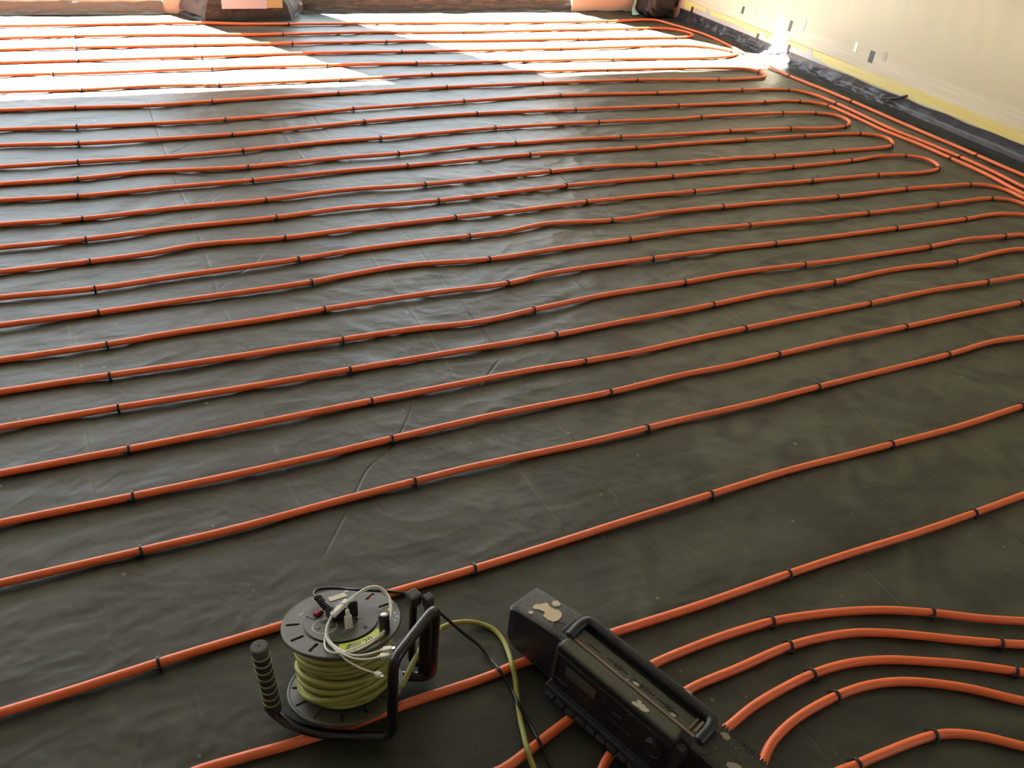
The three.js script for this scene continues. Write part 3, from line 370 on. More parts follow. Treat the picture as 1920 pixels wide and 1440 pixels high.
  obj('tuft', [tube([V(4.80, 0.05, -4.0), V(4.81, 0.075, -3.985), V(4.825, 0.09, -3.96)], 0.004, 0.01, 6), tube([V(4.80, 0.05, -4.0), V(4.815, 0.06, -3.965), V(4.828, 0.08, -3.93)], 0.004, 0.01, 6), tube([V(4.795, 0.045, -4.01), V(4.805, 0.07, -4.03), V(4.82, 0.08, -4.03)], 0.004, 0.01, 6)], std([0.06, 0.06, 0.065], 0.4), knot);
  tag(knot, 'twisted knot of black film sticking up where the upstand meets the yellow strip', 'film knot');
}

// ------------------------------------------------------------------ cable reel
const blackCord = [0.2352,0.2045,-1.0720, 0.2318,0.1967,-1.0915, 0.2307,0.1861,-1.1130, 0.2400,0.1798,-1.1252, 0.2566,0.1794,-1.1235, 0.2856,0.1794,-1.1116, 0.3157,0.2000,-1.0773, 0.3655,0.1900,-1.0630, 0.4050,0.1750,-1.0542, 0.4395,0.1500,-1.0475, 0.4737,0.1000,-1.0403, 0.5151,0.0450,-1.0225, 0.5488,0.0120,-0.9954, 0.5590,0.0060,-0.9614, 0.5577,0.0260,-0.9168, 0.5661,0.0090,-0.8977, 0.5684,0.0070,-0.8739, 0.5610,0.0220,-0.8320, 0.5668,0.0080,-0.8140, 0.5689,0.0060,-0.7894, 0.5608,0.0280,-0.7462, 0.5671,0.0100,-0.7294, 0.5689,0.0060,-0.7032, 0.5698,0.0060,-0.6621];
const yellowTail = [0.3302,0.0500,-0.9308, 0.3511,0.0550,-0.9378, 0.3817,0.0600,-0.9677, 0.4198,0.0550,-1.0087, 0.4435,0.0500,-1.0305, 0.4649,0.0450,-1.0423, 0.4925,0.0350,-1.0556, 0.5204,0.0250,-1.0622, 0.5519,0.0150,-1.0608, 0.5789,0.0080,-1.0485, 0.5958,0.0070,-1.0289, 0.6036,0.0070,-0.9985, 0.5994,0.0120,-0.9607, 0.5858,0.0270,-0.9145, 0.5835,0.0150,-0.8943, 0.5744,0.0070,-0.8662, 0.5583,0.0070,-0.8207, 0.5439,0.0150,-0.7739, 0.5315,0.0270,-0.7331, 0.5329,0.0120,-0.7098, 0.5312,0.0070,-0.6832];
const loopA = [0.2768,0.2337,-1.0337, 0.2969,0.2301,-1.0457, 0.3219,0.2238,-1.0587, 0.3402,0.2207,-1.0588, 0.3521,0.2186,-1.0461, 0.3566,0.2157,-1.0273, 0.3521,0.2153,-1.0018, 0.3416,0.2141,-0.9800, 0.3256,0.2135,-0.9605, 0.3017,0.2146,-0.9471, 0.2761,0.2184,-0.9390, 0.2529,0.2211,-0.9343, 0.2318,0.2219,-0.9353, 0.2171,0.2196,-0.9454, 0.2135,0.2139,-0.9650, 0.2205,0.2110,-0.9873, 0.2300,0.2117,-1.0073, 0.2411,0.2229,-1.0170];
const loopB = [0.2771,0.2334,-1.0311, 0.2961,0.2288,-1.0430, 0.3214,0.2211,-1.0571, 0.3396,0.2181,-1.0572, 0.3501,0.2144,-1.0465, 0.3551,0.2110,-1.0294, 0.3507,0.2106,-1.0038, 0.3416,0.2109,-0.9801, 0.3281,0.2109,-0.9617, 0.3044,0.2133,-0.9459, 0.2795,0.2181,-0.9341, 0.2574,0.2206,-0.9298, 0.2448,0.2207,-0.9335, 0.2323,0.2170,-0.9513, 0.2260,0.2124,-0.9713, 0.2255,0.2085,-0.9912, 0.2317,0.2108,-1.0100, 0.2441,0.2238,-1.0203];
const lead1 = [0.2410,0.2252,-1.0163, 0.2290,0.2173,-1.0030, 0.2222,0.2134,-0.9858, 0.2235,0.2164,-0.9652, 0.2310,0.2207,-0.9464, 0.2431,0.2236,-0.9275, 0.2593,0.2240,-0.9166, 0.2823,0.2243,-0.9114, 0.3053,0.2229,-0.9119];
const lead2 = [0.2411,0.2229,-1.0170, 0.2282,0.2149,-1.0040, 0.2218,0.2106,-0.9884, 0.2222,0.2135,-0.9681, 0.2291,0.2196,-0.9467, 0.2403,0.2237,-0.9244, 0.2552,0.2254,-0.9093, 0.2743,0.2245,-0.9017, 0.2985,0.2215,-0.9005];
const lead3 = [0.2400,0.2242,-1.0163, 0.2272,0.2139,-1.0040, 0.2223,0.2116,-0.9847, 0.2240,0.2147,-0.9639, 0.2302,0.2194,-0.9403, 0.2404,0.2170,-0.9188, 0.2581,0.2142,-0.8972, 0.2811,0.2075,-0.8807];
const thin = [0.2699,0.2348,-1.0138, 0.2690,0.2412,-1.0205, 0.2619,0.2438,-1.0237, 0.2516,0.2414,-1.0232, 0.2430,0.2283,-1.0194, 0.2324,0.2144,-1.0119, 0.2272,0.2118,-1.0006];
const connectors = [0.3053,0.2229,-0.9119, 0.3269,0.2231,-0.9075, 0.2968,0.2214,-0.9013, 0.3207,0.2211,-0.8981, 0.2811,0.2075,-0.8807, 0.2910,0.2114,-0.8661];
const block = [0.2768,0.2337,-1.0337, 0.2410,0.2252,-1.0163];
const usbplug = [0.2694,0.2354,-1.0122, 0.2679,0.1963,-0.9964];
const frame = [0.1066,0.2430,-0.9812, 0.1165,0.0300,-0.9908, 0.1371,0.0300,-0.9498, 0.1834,0.0300,-0.9143, 0.2699,0.0300,-0.8611, 0.3094,0.0250,-0.8635];
const prongs = [0.4002,0.0130,-1.0094, 0.4234,0.0130,-0.9931];
const AX = V(0.053, 1, -0.302).normalize(), RA = V(1, 0, 0).addScaledVector(AX, -AX.x).normalize(), RT = new THREE.Vector3().crossVectors(RA, AX); // right, axis, towards the viewer
const B0 = V(0.255, 0.045, -0.987), TOP = B0.clone().addScaledVector(AX, 0.148);
const onDisc = (o, h = 0) => { const p = o.clone().addScaledVector(AX, h); return new THREE.Matrix4().makeBasis(RA, AX, RT).setPosition(p); };
const MT = onDisc(TOP), MB = onDisc(B0);
// a piece written in disc coordinates: x right, y away from the viewer, laid flat at height h
const lay = (g, h, M = MT) => g.rotateX(-Math.PI / 2).translate(0, h, 0).applyMatrix4(M);
const grey = (() => { const map = dataTex(256, 256, (i, j) => { const k = 1 + 0.12 * n2(i * 0.03, j * 0.03) + 0.08 * n2(i * 0.15, j * 0.15) + (n2(i * 0.5, j * 0.5) > 0.86 ? 0.8 : 0); return [toS(0.064 * k), toS(0.064 * k), toS(0.044 * k)]; }, true); map.wrapS = map.wrapT = THREE.RepeatWrapping; map.repeat.set(6, 6); return new THREE.MeshStandardMaterial({ map, roughness: 0.5 }); })();
const blackPlastic = std([0.012, 0.012, 0.012], 0.4), blackSteel = new THREE.MeshPhysicalMaterial({ color: new THREE.Color().setRGB(0.006, 0.006, 0.006), roughness: 0.34, clearcoat: 0.5, clearcoatRoughness: 0.25 });
const cableYellow = std([0.33, 0.33, 0.075], 0.55), whiteCable = std([0.76, 0.73, 0.63], 0.45), lime = std([0.48, 0.56, 0.08], 0.5), pale = std([0.55, 0.55, 0.46], 0.6);
{
  const R = base('cable_reel', 0.255, 0, -0.987);
  const flange = (angles) => {
    const s = new THREE.Shape(); s.absarc(0, 0, 0.1105, 0, Math.PI * 2, false);
    for (const d of angles) { const a = d * Math.PI / 180, h = new THREE.Path(), c = Math.cos(a), n = Math.sin(a), L = 0.0095, w = 0.0041, r = 0.0905, P = (u, v) => [c * (r + u) - n * v, n * (r + u) + c * v];
      for (let i = 0; i <= 16; i++) { const t = i / 16 * 2 * Math.PI, q = P((Math.cos(t) > 0 ? L : -L) + w * Math.cos(t), w * Math.sin(t)); i ? h.lineTo(...q) : h.moveTo(...q); } s.holes.push(h); }
    return new THREE.ExtrudeGeometry(s, { depth: 0.003, bevelEnabled: true, bevelThickness: 0.0007, bevelSize: 0.0007, bevelSegments: 2, curveSegments: 64 });
  };
  const rim = () => new THREE.TorusGeometry(0.1095, 0.0036, 12, 96);
  obj('lower_flange', [lay(flange([10, 40, 70, 100, 130, 160, 190, 220, 250, 280, 310, 340]), -0.003, MB), lay(rim(), -0.001, MB)], grey, R);
  obj('upper_flange', [lay(flange([8.6, 37, 70, 100, 163.7, 193, 221.5, 248]), -0.003), lay(rim(), -0.0025)], grey, R);
  obj('drum', new THREE.CylinderGeometry(0.066, 0.066, 0.146, 48, 1, true).translate(0, 0.074, 0).applyMatrix4(MB), grey, R);
  // wound cable: a tight layer with slack turns slung across it
  const turns = [], cr = 0.0060;
  { const pts = []; for (let i = 0; i <= 12 * 26; i++) { const t = i / 26, a = t * 2 * Math.PI; pts.push(V(0.0745 * Math.cos(a), 0.009 + t * 0.0108, 0.0745 * Math.sin(a)).applyMatrix4(MB)); } turns.push(tube(pts, cr, 0.01, 8)); }
  for (let k = 0; k < 13; k++) {
    const h = 0.014 + 0.0100 * k + 0.004 * Math.sin(k * 2.3), r = 0.0815 + 0.0045 * Math.sin(k * 1.7) * Math.sin(k * 1.7) + 0.0015 * (k % 3), tilt = (0.009 + 0.008 * Math.abs(Math.sin(k * 1.31))), ph = -2.5 + 0.8 * Math.sin(k * 0.9), pts = [];
    for (let i = 0; i <= 40; i++) { const a = i / 40 * 2 * Math.PI; const y = clamp(h - tilt * Math.cos(a + 1.571 + 0.55 * Math.sin(k * 0.7)) + 0.003 * Math.sin(2 * a + ph + k), 0.0085, 0.139); pts.push(V(r * (1 + 0.012 * Math.sin(3 * a + k)) * Math.cos(a), y, r * (1 + 0.012 * Math.sin(3 * a + k)) * Math.sin(a)).applyMatrix4(MB)); }
    pts.pop(); const c = new THREE.CatmullRomCurve3(pts, true, 'centripetal'); turns.push(new THREE.TubeGeometry(c, 110, cr, 8, true).toNonIndexed());
  }
  { const o = obj('wound_cable', turns, cableYellow, R); o.userData.label = 'dull yellow-green cable wound in slack turns'; }
  obj('loose_cable', tube([...flat3(yellowTail), V(0.545, 0.022, -0.62), V(0.57, 0.028, -0.48), V(0.61, 0.028, -0.3), V(0.67, 0.012, 0.05), V(0.70, 0.007, 0.5)], 0.0056, 0.008, 10), cableYellow, R).userData.label = 'yellow-green cable end trailing over the floor';
  // socket plate
  const plate = new THREE.Shape(); plate.absarc(0, 0, 0.0695, 0, Math.PI * 2, false);
  const SP = obj('socket_plate', lay(new THREE.ExtrudeGeometry(plate, { depth: 0.0022, bevelEnabled: true, bevelThickness: 0.0007, bevelSize: 0.0007, bevelSegments: 2, curveSegments: 64 }), 0.001), grey, R);
  const groove = new THREE.RingGeometry(0.0702, 0.0722, 96); obj('groove', lay(groove, 0.0013), blackPlastic, R);
  const H = 0.0041;
  obj('socket_outline', lay(new THREE.RingGeometry(0.0222, 0.0234, 64).translate(-0.0345, -0.0095, 0), H + 0.0002), std([0.6, 0.6, 0.52], 0.6), SP);
  for (const [x, y, w, h] of [[-0.0342, 0.0062, 0.0042, 0.0075], [-0.0465, -0.0105, 0.0062, 0.0042], [-0.0235, -0.0165, 0.0062, 0.0042]]) obj('pin_hole', lay(new RoundedBoxGeometry(w * 1.35, h * 1.35, 0.0014, 1, 0.0003).rotateZ(0.35).translate(x, y, 0), H), blackPlastic, SP);
  obj('switch_recess', lay(new RoundedBoxGeometry(0.040, 0.023, 0.002, 2, 0.0007).rotateZ(0.62).translate(-0.0370, 0.0395, 0), H - 0.0001), blackPlastic, SP);
  obj('switch', lay(new RoundedBoxGeometry(0.018, 0.0125, 0.008, 3, 0.0028).rotateZ(0.62).translate(-0.0355, 0.0345, 0), H + 0.003), std([0.30, 0.018, 0.02], 0.35), SP).userData.label = 'red rocker switch';
  for (const [x, y] of [[0.0284, -0.0119], [0.0041, -0.0362]]) {
    const fr = new THREE.Shape(); fr.moveTo(-0.0085, -0.0055); fr.lineTo(0.0085, -0.0055); fr.lineTo(0.0085, 0.0055); fr.lineTo(-0.0085, 0.0055); fr.closePath(); const hole = new THREE.Path(); hole.moveTo(-0.0079, -0.0049); hole.lineTo(-0.0079, 0.0049); hole.lineTo(0.0079, 0.0049); hole.lineTo(0.0079, -0.0049); hole.closePath(); fr.holes.push(hole);
    const rot = 0.72;
    obj('port_outline', lay(new THREE.ShapeGeometry(fr).rotateZ(rot).translate(x, y, 0), H + 0.0002), pale, SP);
    obj('usb_port', lay(new RoundedBoxGeometry(0.0125, 0.0055, 0.0012, 1, 0.0004).rotateZ(rot).translate(x, y, 0), H - 0.0002), blackPlastic, SP);
  }
  obj('fixing_screw', [lay(new THREE.TorusGeometry(0.0036, 0.0008, 8, 24).translate(0.0334, -0.0443, 0), H), lay(new THREE.CylinderGeometry(0.002, 0.002, 0.001, 16).rotateX(Math.PI / 2).translate(0.0334, -0.0443, 0), H)], blackPlastic, SP);
  // flat print: port captions, maker's sign, small marks
  const bars = (list) => list.map(([x, y, w, h, r]) => lay(new THREE.PlaneGeometry(w, h).rotateZ(r).translate(x, y, 0), H + 0.00025));
  obj('caption', bars([[0.0255, -0.0268, 0.017, 0.0009, 0.72], [0.0285, -0.0268, 0.018, 0.0009, 0.72], [0.0315, -0.0262, 0.012, 0.0009, 0.72], [0.0345, -0.0265, 0.011, 0.0009, 0.72], [-0.0095, -0.0395, 0.014, 0.0009, 0.72], [-0.007, -0.042, 0.011, 0.0009, 0.72], [0.020, 0.002, 0.016, 0.0009, 0.72], [0.0165, 0.0005, 0.013, 0.0009, 0.72]]), std([0.28, 0.30, 0.16], 0.6), SP);
  const F = 0.0011, fb = (list) => list.map(([x, y, w, h, r]) => lay(new THREE.PlaneGeometry(w, h).rotateZ(r).translate(x, y, 0), F));
  const logo = new THREE.Shape(), lw = 0.0115, lh = 0.0058, cut = 0.003; const pg = (s, k) => { s.moveTo(-lw * k + cut, -lh * k); s.lineTo(lw * k - cut, -lh * k); s.lineTo(lw * k, 0); s.lineTo(lw * k - cut, lh * k); s.lineTo(-lw * k + cut, lh * k); s.lineTo(-lw * k, 0); s.closePath(); };
  pg(logo, 1); const lp = new THREE.Path(); pg(lp, 0.88); logo.holes.push(lp);
  const at = (g) => lay(g.rotateZ(0.55).translate(-0.0489, 0.0674, 0), F);
  obj('maker_sign', [at(new THREE.ShapeGeometry(logo)), at(new THREE.PlaneGeometry(0.0011, 0.0088).translate(-0.0042, 0, 0)), at(new THREE.PlaneGeometry(0.0011, 0.0088).translate(0.0008, 0, 0)), at(new THREE.PlaneGeometry(0.0011, 0.0062).rotateZ(-0.85).translate(0.0034, 0.0021, 0)), at(new THREE.PlaneGeometry(0.0011, 0.0062).rotateZ(0.85).translate(0.0034, -0.0021, 0))], std([0.35, 0.36, 0.30], 0.6), R);
  obj('print_mark', fb([[-0.0645, 0.0535, 0.012, 0.006, 0.6], [0.089, 0.0075, 0.022, 0.0009, 0.25]]), std([0.26, 0.29, 0.10], 0.6), R);
  obj('lime_dot', lay(new THREE.CircleGeometry(0.0052, 24).translate(0.0945, -0.0055, 0), F), lime, R);
  obj('print_mark', fb([[0.099, -0.02, 0.003, 0.006, 0.2], [0.0985, -0.0325, 0.003, 0.006, 0.2], [0.092, -0.043, 0.003, 0.006, 0.2], [0.036, 0.094, 0.012, 0.006, 0.3], [0.004, 0.082, 0.008, 0.004, 0.7], [0.011, 0.081, 0.005, 0.003, 0.7]]), pale, R);
  { // lime label on the rim with its number and hatching
    const S = 1024, RO = 0.0985, cv = document.createElement('canvas'); cv.width = cv.height = S; const c = cv.getContext('2d');
    c.fillStyle = '#b9c630'; c.fillRect(0, 0, S, S); const X = (x) => (x / RO + 1) / 2 * S, Y = (y) => (1 - (y / RO + 1) / 2) * S;
    const atA = (deg, r, f) => { const a = deg * Math.PI / 180; c.save(); c.translate(X(r * Math.cos(a)), Y(r * Math.sin(a))); c.rotate(-(a + Math.PI / 2)); f(); c.restore(); };
    c.fillStyle = '#23260f'; atA(-71, 0.0855, () => { c.font = 'bold 92px sans-serif'; c.textAlign = 'center'; c.textBaseline = 'middle'; c.fillText('20', 0, 0); });
    atA(-58, 0.093, () => { c.fillRect(-26, -16, 52, 30); });
    for (const [d, t] of [[-97, '#5c652a'], [-90.5, '#75803c'], [-84.5, '#7c8350']]) atA(d, 0.086, () => { c.fillStyle = t; c.beginPath(); c.moveTo(-40, 42); c.lineTo(8, 42); c.lineTo(48, -40); c.lineTo(2, -40); c.fill(); });
    const t = new THREE.CanvasTexture(cv); t.colorSpace = THREE.SRGBColorSpace;
    obj('rim_label', lay(new THREE.RingGeometry(0.0735, RO, 48, 1, -108 * Math.PI / 180, 62 * Math.PI / 180), F), new THREE.MeshStandardMaterial({ map: t, roughness: 0.5 }), R).userData.label = 'lime green label with black figures and hatching';
  }
  { // winding knob
    const k = obj('winding_knob', new THREE.LatheGeometry([[0, 0], [0.0098, 0], [0.0102, 0.002], [0.0098, 0.027], [0.0104, 0.030], [0.0098, 0.036], [0.0075, 0.0365], [0.0072, 0.0352], [0, 0.0352]].map(([x, y]) => new THREE.Vector2(x, y)), 32).translate(0.064, 0.001, 0.067).applyMatrix4(MT), blackPlastic, R);
    obj('knob_cap', new THREE.SphereGeometry(0.0068, 24, 8, 0, Math.PI * 2, 0, Math.PI / 2).scale(1, 0.35, 1).translate(0.064, 0.0362, 0.067).applyMatrix4(MT), std([0.55, 0.53, 0.44], 0.4, { metalness: 0.5 }), k).userData.label = 'pale worn disc on the knob';
  }
  // bent steel frame: grip post, along the floor, up the foot and back down
  const f = flat3(frame), steelR = 0.0100;
  const main = bent([V(0.1066, 0.06, -0.986), V(0.1155, 0.030, -0.9895), V(0.140, 0.030, -0.949), V(0.19, 0.030, -0.9105), V(0.306, 0.029, -0.859), V(0.311, 0.24, -0.872), V(0.424, 0.24, -0.957), V(0.424, 0.022, -0.957), V(0.33, 0.020, -1.0), V(0.2, 0.018, -1.06)], 0.028);
  obj('steel_frame', tube(null, steelR, 0.006, 14, main), blackSteel, R);
  obj('foot_plate', new RoundedBoxGeometry(0.012, 0.175, 0.03, 2, 0.004).rotateY(0.93).translate(0.413, 0.112, -0.966), blackPlastic, R);
  const U = bent([V(0.400, 0.222, -1.011), V(0.400, 0.018, -1.010), V(0.424, 0.018, -0.985), V(0.424, 0.222, -0.994)], 0.016);
  obj('stand_loop', tube(null, 0.0078, 0.006, 12, U), blackPlastic, R);
  for (const [x, z, r] of [[0.400, -1.011, 0.0125], [0.424, -0.994, 0.0095]]) obj('end_cap', new RoundedBoxGeometry(2 * r, 0.03, 2 * r, 3, 0.005).rotateY(0.3).translate(x, 0.213, z), std([0.05, 0.05, 0.045], 0.5), R);
  // foam grip with pale rings
  const g0 = V(0.1155, 0.045, -0.9865), g1 = V(0.1035, 0.238, -0.9835), gd = g1.clone().sub(g0), gl = gd.length(), Q = new THREE.Quaternion().setFromUnitVectors(V(0, 1, 0), gd.clone().normalize());
  const prof = [[0.0, 0], [0.0125, 0], [0.0142, 0.002]]; for (let i = 0; i < 8; i++) { const y = 0.016 + i * 0.0205; prof.push([0.0150, y], [0.0150, y + 0.011], [0.0134, y + 0.0135], [0.0134, y + 0.018]); } prof.push([0.0150, 0.179], [0.0150, gl - 0.003], [0.0135, gl], [0.0018, gl], [0.0016, gl - 0.006], [0, gl - 0.006]);
  const G = obj('grip', new THREE.LatheGeometry(prof.map(([x, y]) => new THREE.Vector2(x, y)), 32).applyQuaternion(Q).translate(g0.x, g0.y, g0.z), std([0.022, 0.022, 0.022], 0.7), R);
  obj('grip_end', new THREE.LatheGeometry([[0.0016, 0.004], [0.0016, 0.0062], [0.013, 0.0062], [0.0152, 0.004], [0.0153, -0.012], [0.0150, -0.012]].map(([x, y]) => new THREE.Vector2(x, y)), 32).translate(0, gl, 0).applyQuaternion(Q).translate(g0.x, g0.y, g0.z), std([0.085, 0.09, 0.082], 0.6), G);
  for (let i = 0; i < 8; i++) { const y = 0.016 + i * 0.0205 + 0.0157; obj('grip_ring', new THREE.TorusGeometry(0.0146, 0.0020, 8, 32).rotateX(Math.PI / 2).translate(0, y, 0).applyQuaternion(Q).translate(g0.x, g0.y, g0.z), std([0.25, 0.225, 0.095], 0.6), G); }
  tag(R, 'grey cable reel wound with dull yellow cable, in a black tube frame with banded grip', 'cable reel');
}
{ // black power lead plugged into the reel
  const C = base('power_lead', 0.265, 0.19, -1.04);
  const body = new THREE.Shape(); [[-0.022, -0.016], [0.022, -0.019], [0.025, 0.012], [0.014, 0.021], [-0.016, 0.021], [-0.026, 0.006]].forEach(([x, y], i) => (i ? body.lineTo(x, y) : body.moveTo(x, y)));
  const pg = new THREE.ExtrudeGeometry(body, { depth: 0.026, bevelEnabled: true, bevelThickness: 0.004, bevelSize: 0.003, bevelSegments: 3 }).rotateZ(0.1);
  const P = obj('plug', lay(pg.translate(0.004, 0.0125, 0.004), 0.005), std([0.013, 0.014, 0.018], 0.4), C);
  obj('plug_label', lay(new RoundedBoxGeometry(0.034, 0.015, 0.002, 1, 0.0008).rotateZ(0.12).translate(0.0, 0.021, 0), 0.0395), std([0.50, 0.46, 0.33], 0.6), P).userData.label = 'cream label on the plug';
  const a = flat3(blackCord), s0 = V(-0.027, 0.019, 0), P0 = V(-0.024, 0.024, -0.021).applyMatrix4(MT);
  const rel = []; for (let i = 0; i < 6; i++) { const t = i / 5, p = P0.clone().lerp(a[1], t); rel.push(new THREE.TorusGeometry(0.0052 - 0.0012 * t, 0.0016, 8, 16).applyQuaternion(new THREE.Quaternion().setFromUnitVectors(V(0, 0, 1), a[1].clone().sub(P0).normalize())).translate(p.x, p.y, p.z)); }
  obj('strain_relief', rel, blackPlastic, C);
  obj('cord', tube([P0, ...a.slice(1), V(0.585, 0.012, -0.635), V(0.63, 0.024, -0.615), V(0.685, 0.03, -0.61)], 0.0032, 0.007, 8), blackPlastic, C);
  tag(C, 'thin black power lead plugged into the reel and trailing towards the radio', 'power lead');
}
{ // white charging lead coiled on top of the reel
  const C = base('charging_lead', 0.27, 0.21, -0.99), cr = 0.00185, cn = flat3(connectors), up = flat3(usbplug), bl = flat3(block);
  obj('cord', [tube(flat3(loopA), cr, 0.006, 8), tube(flat3(loopB), cr, 0.006, 8), tube(flat3(lead1), cr, 0.006, 8), tube(flat3(lead2), cr, 0.006, 8), tube(flat3(lead3), cr, 0.006, 8), tube(flat3(thin), 0.0013, 0.005, 8)], whiteCable, C);
  const bar = (a, b, w, h, r) => { const d = b.clone().sub(a), L = d.length(), x = d.clone().normalize(), y = AX.clone().addScaledVector(x, -AX.dot(x)).normalize(), z = x.clone().cross(y), c = a.clone().add(b).multiplyScalar(0.5); return new RoundedBoxGeometry(L, h, w, 3, r).applyMatrix4(new THREE.Matrix4().makeBasis(x, y, z).setPosition(c)); };
  obj('splitter', [bar(bl[0], bl[1], 0.0125, 0.009, 0.003)], whiteCable, C).userData.label = 'long white moulded splitter';
  const steel = std([0.75, 0.75, 0.74], 0.25, { metalness: 0.9 });
  for (const i of [0, 2, 4]) { const a = cn[i], b = cn[i + 1], m = a.clone().lerp(b, 0.72); obj('connector', [bar(a, m, i === 4 ? 0.0105 : 0.012, 0.0075, 0.002), bar(a.clone().lerp(b, -0.22), a.clone().lerp(b, 0.1), 0.005, 0.0045, 0.0015)], whiteCable, C); obj('connector_tip', bar(m, b, 0.007, 0.0032, 0.0006), steel, C); }
  const d = up[1].clone().sub(up[0]);
  obj('usb_plug', [bar(up[0].clone().addScaledVector(d, 0.28), up[0].clone().addScaledVector(d, 0.95), 0.0142, 0.0085, 0.0025), bar(up[0], up[0].clone().addScaledVector(d, 0.32), 0.0075, 0.006, 0.002)], whiteCable, C).userData.label = 'white plug standing in the port';
  tag(C, 'white charging lead coiled on the reel top with three small connectors', 'charging lead');
}

// ------------------------------------------------------------------ site radio
{
  const R = base('site_radio', 0.69, 0.021, -0.70), P0 = V(0.638, 0, -0.842), u = V(0.347, 0, 0.938).normalize(), w = V(u.z, 0, -u.x);
  const M = new THREE.Matrix4().makeBasis(u, V(0, 1, 0), w.clone().negate()).setPosition(P0); // local x along, y up, z towards the front (z = -t)
  const L = (g) => g.applyMatrix4(M);
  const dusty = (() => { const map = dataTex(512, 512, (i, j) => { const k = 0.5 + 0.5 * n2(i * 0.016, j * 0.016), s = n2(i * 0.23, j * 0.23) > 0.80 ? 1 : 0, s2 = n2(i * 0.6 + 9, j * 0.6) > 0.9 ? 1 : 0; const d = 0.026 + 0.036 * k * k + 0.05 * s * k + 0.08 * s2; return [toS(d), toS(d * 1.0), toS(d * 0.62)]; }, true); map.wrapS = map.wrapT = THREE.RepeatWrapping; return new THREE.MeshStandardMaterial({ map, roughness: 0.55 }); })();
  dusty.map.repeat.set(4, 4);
  const deckLitM = dusty.clone(); deckLitM.color.setRGB(1.9, 1.88, 1.8);  // dust tone raised, putting missing light from above into the colour
  const black = std([0.010, 0.010, 0.011], 0.42), plasterMat = std([0.52, 0.42, 0.28], 0.9), rubber = std([0.016, 0.016, 0.016], 0.6), dustM = std([0.20, 0.165, 0.11], 0.9);
  const rb = (x0, x1, y0, y1, t0, t1, r = 0.004, s = 3) => new RoundedBoxGeometry(x1 - x0, y1 - y0, t1 - t0, s, r).translate((x0 + x1) / 2, (y0 + y1) / 2, -(t0 + t1) / 2);
  // body: one profile along its length, sloping ends
  const topY = (s) => 0.163 - 0.024 * Math.pow(clamp((-0.005 - s) / 0.135), 1.3) - 0.018 * Math.pow(clamp((s - 0.31) / 0.14), 1.3);
  const sh = new THREE.Shape(); const prof = [[-0.125, 0.030], [-0.136, 0.05]]; for (const s of [-0.137, -0.12, -0.09, -0.06, -0.03, -0.005]) prof.push([s, topY(s) - 0.009 - (s < -0.13 ? 0.008 : 0)]); for (const s of [0.31, 0.35, 0.39, 0.43, 0.447]) prof.push([s, topY(s) - 0.009]); prof.push([0.452, 0.05], [0.44, 0.030]);
  prof.forEach(([x, y], i) => (i ? sh.lineTo(x, y) : sh.moveTo(x, y))); sh.closePath();
  const bodyG = new THREE.ExtrudeGeometry(sh, { depth: 0.06, bevelEnabled: true, bevelThickness: 0.011, bevelSize: 0.009, bevelSegments: 5 });
  const BODY = obj('body', toCreasedNormals(L(bodyG.translate(0, 0, -0.083)), 0.6), black, R);
  const skin = (s0, s1) => L(grid(24, 16, (a, b) => { const s = s0 + (s1 - s0) * a, q = (b - 0.5) * 2, f = Math.abs(q), flat = 0.72, th = f < flat ? 0 : (f - flat) / (1 - flat) * 1.15, t = 0.053 + Math.sign(q) * (f < flat ? 0.030 * f / flat : 0.030 + 0.0113 * Math.sin(th)); return [s, topY(s) - 0.0092 + 0.0096 * Math.cos(th), -t]; }, (a, b) => [(s0 + (s1 - s0) * a) * 3, b * 0.3]));
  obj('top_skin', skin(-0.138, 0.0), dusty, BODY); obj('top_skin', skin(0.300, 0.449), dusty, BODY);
  const P = obj('front_panel', L(rb(-0.004, 0.279, 0.030, 0.164, -0.003, 0.036, 0.008, 4)), black, R);
  obj('panel_lip', [L(rb(0.0, 0.275, 0.154, 0.1668, -0.001, 0.028, 0.006, 3))], deckLitM, R);
  obj('panel_frame', [L(rb(0.004, 0.272, 0.143, 0.147, -0.0055, -0.001, 0.001, 1)), L(rb(0.004, 0.272, 0.046, 0.049, -0.0055, -0.001, 0.001, 1)), L(rb(0.002, 0.006, 0.048, 0.146, -0.0055, -0.001, 0.001, 1))], std([0.03, 0.03, 0.03], 0.4), P);
  obj('display', L(rb(0.029, 0.103, 0.101, 0.128, -0.0046, -0.0025, 0.0009, 2)), std([0.075, 0.080, 0.068], 0.3), P).userData.label = 'grey-green display window';
  obj('lettering', [...Array(8)].map((_, i) => L(rb(0.004 + i * 0.0046, 0.0062 + i * 0.0046, 0.070, 0.076, -0.0042, -0.0025, 0.0003, 1))), std([0.13, 0.13, 0.12], 0.5), P).userData.label = 'row of worn grey lettering';
  obj('indicator', L(rb(0.147, 0.166, 0.107, 0.111, -0.0048, -0.0025, 0.0008, 1)), std([0.07, 0.07, 0.065], 0.4), P);
  obj('tuning_dial', [L(new THREE.CylinderGeometry(0.017, 0.019, 0.012, 32).rotateX(Math.PI / 2).translate(0.244, 0.112, 0.007)), L(new THREE.TorusGeometry(0.0175, 0.0014, 8, 32).translate(0.244, 0.112, 0.013))], black, P);
  for (let i = 0; i < 6; i++) obj('button', L(rb(0.118 + 0.017 * i, 0.130 + 0.017 * i, 0.080, 0.088, -0.006, -0.0025, 0.0012, 2)), rubber, P);
  obj('lower_ledge', L(rb(-0.008, 0.29, 0.021, 0.046, -0.014, 0.03, 0.005, 2)), rubber, R);
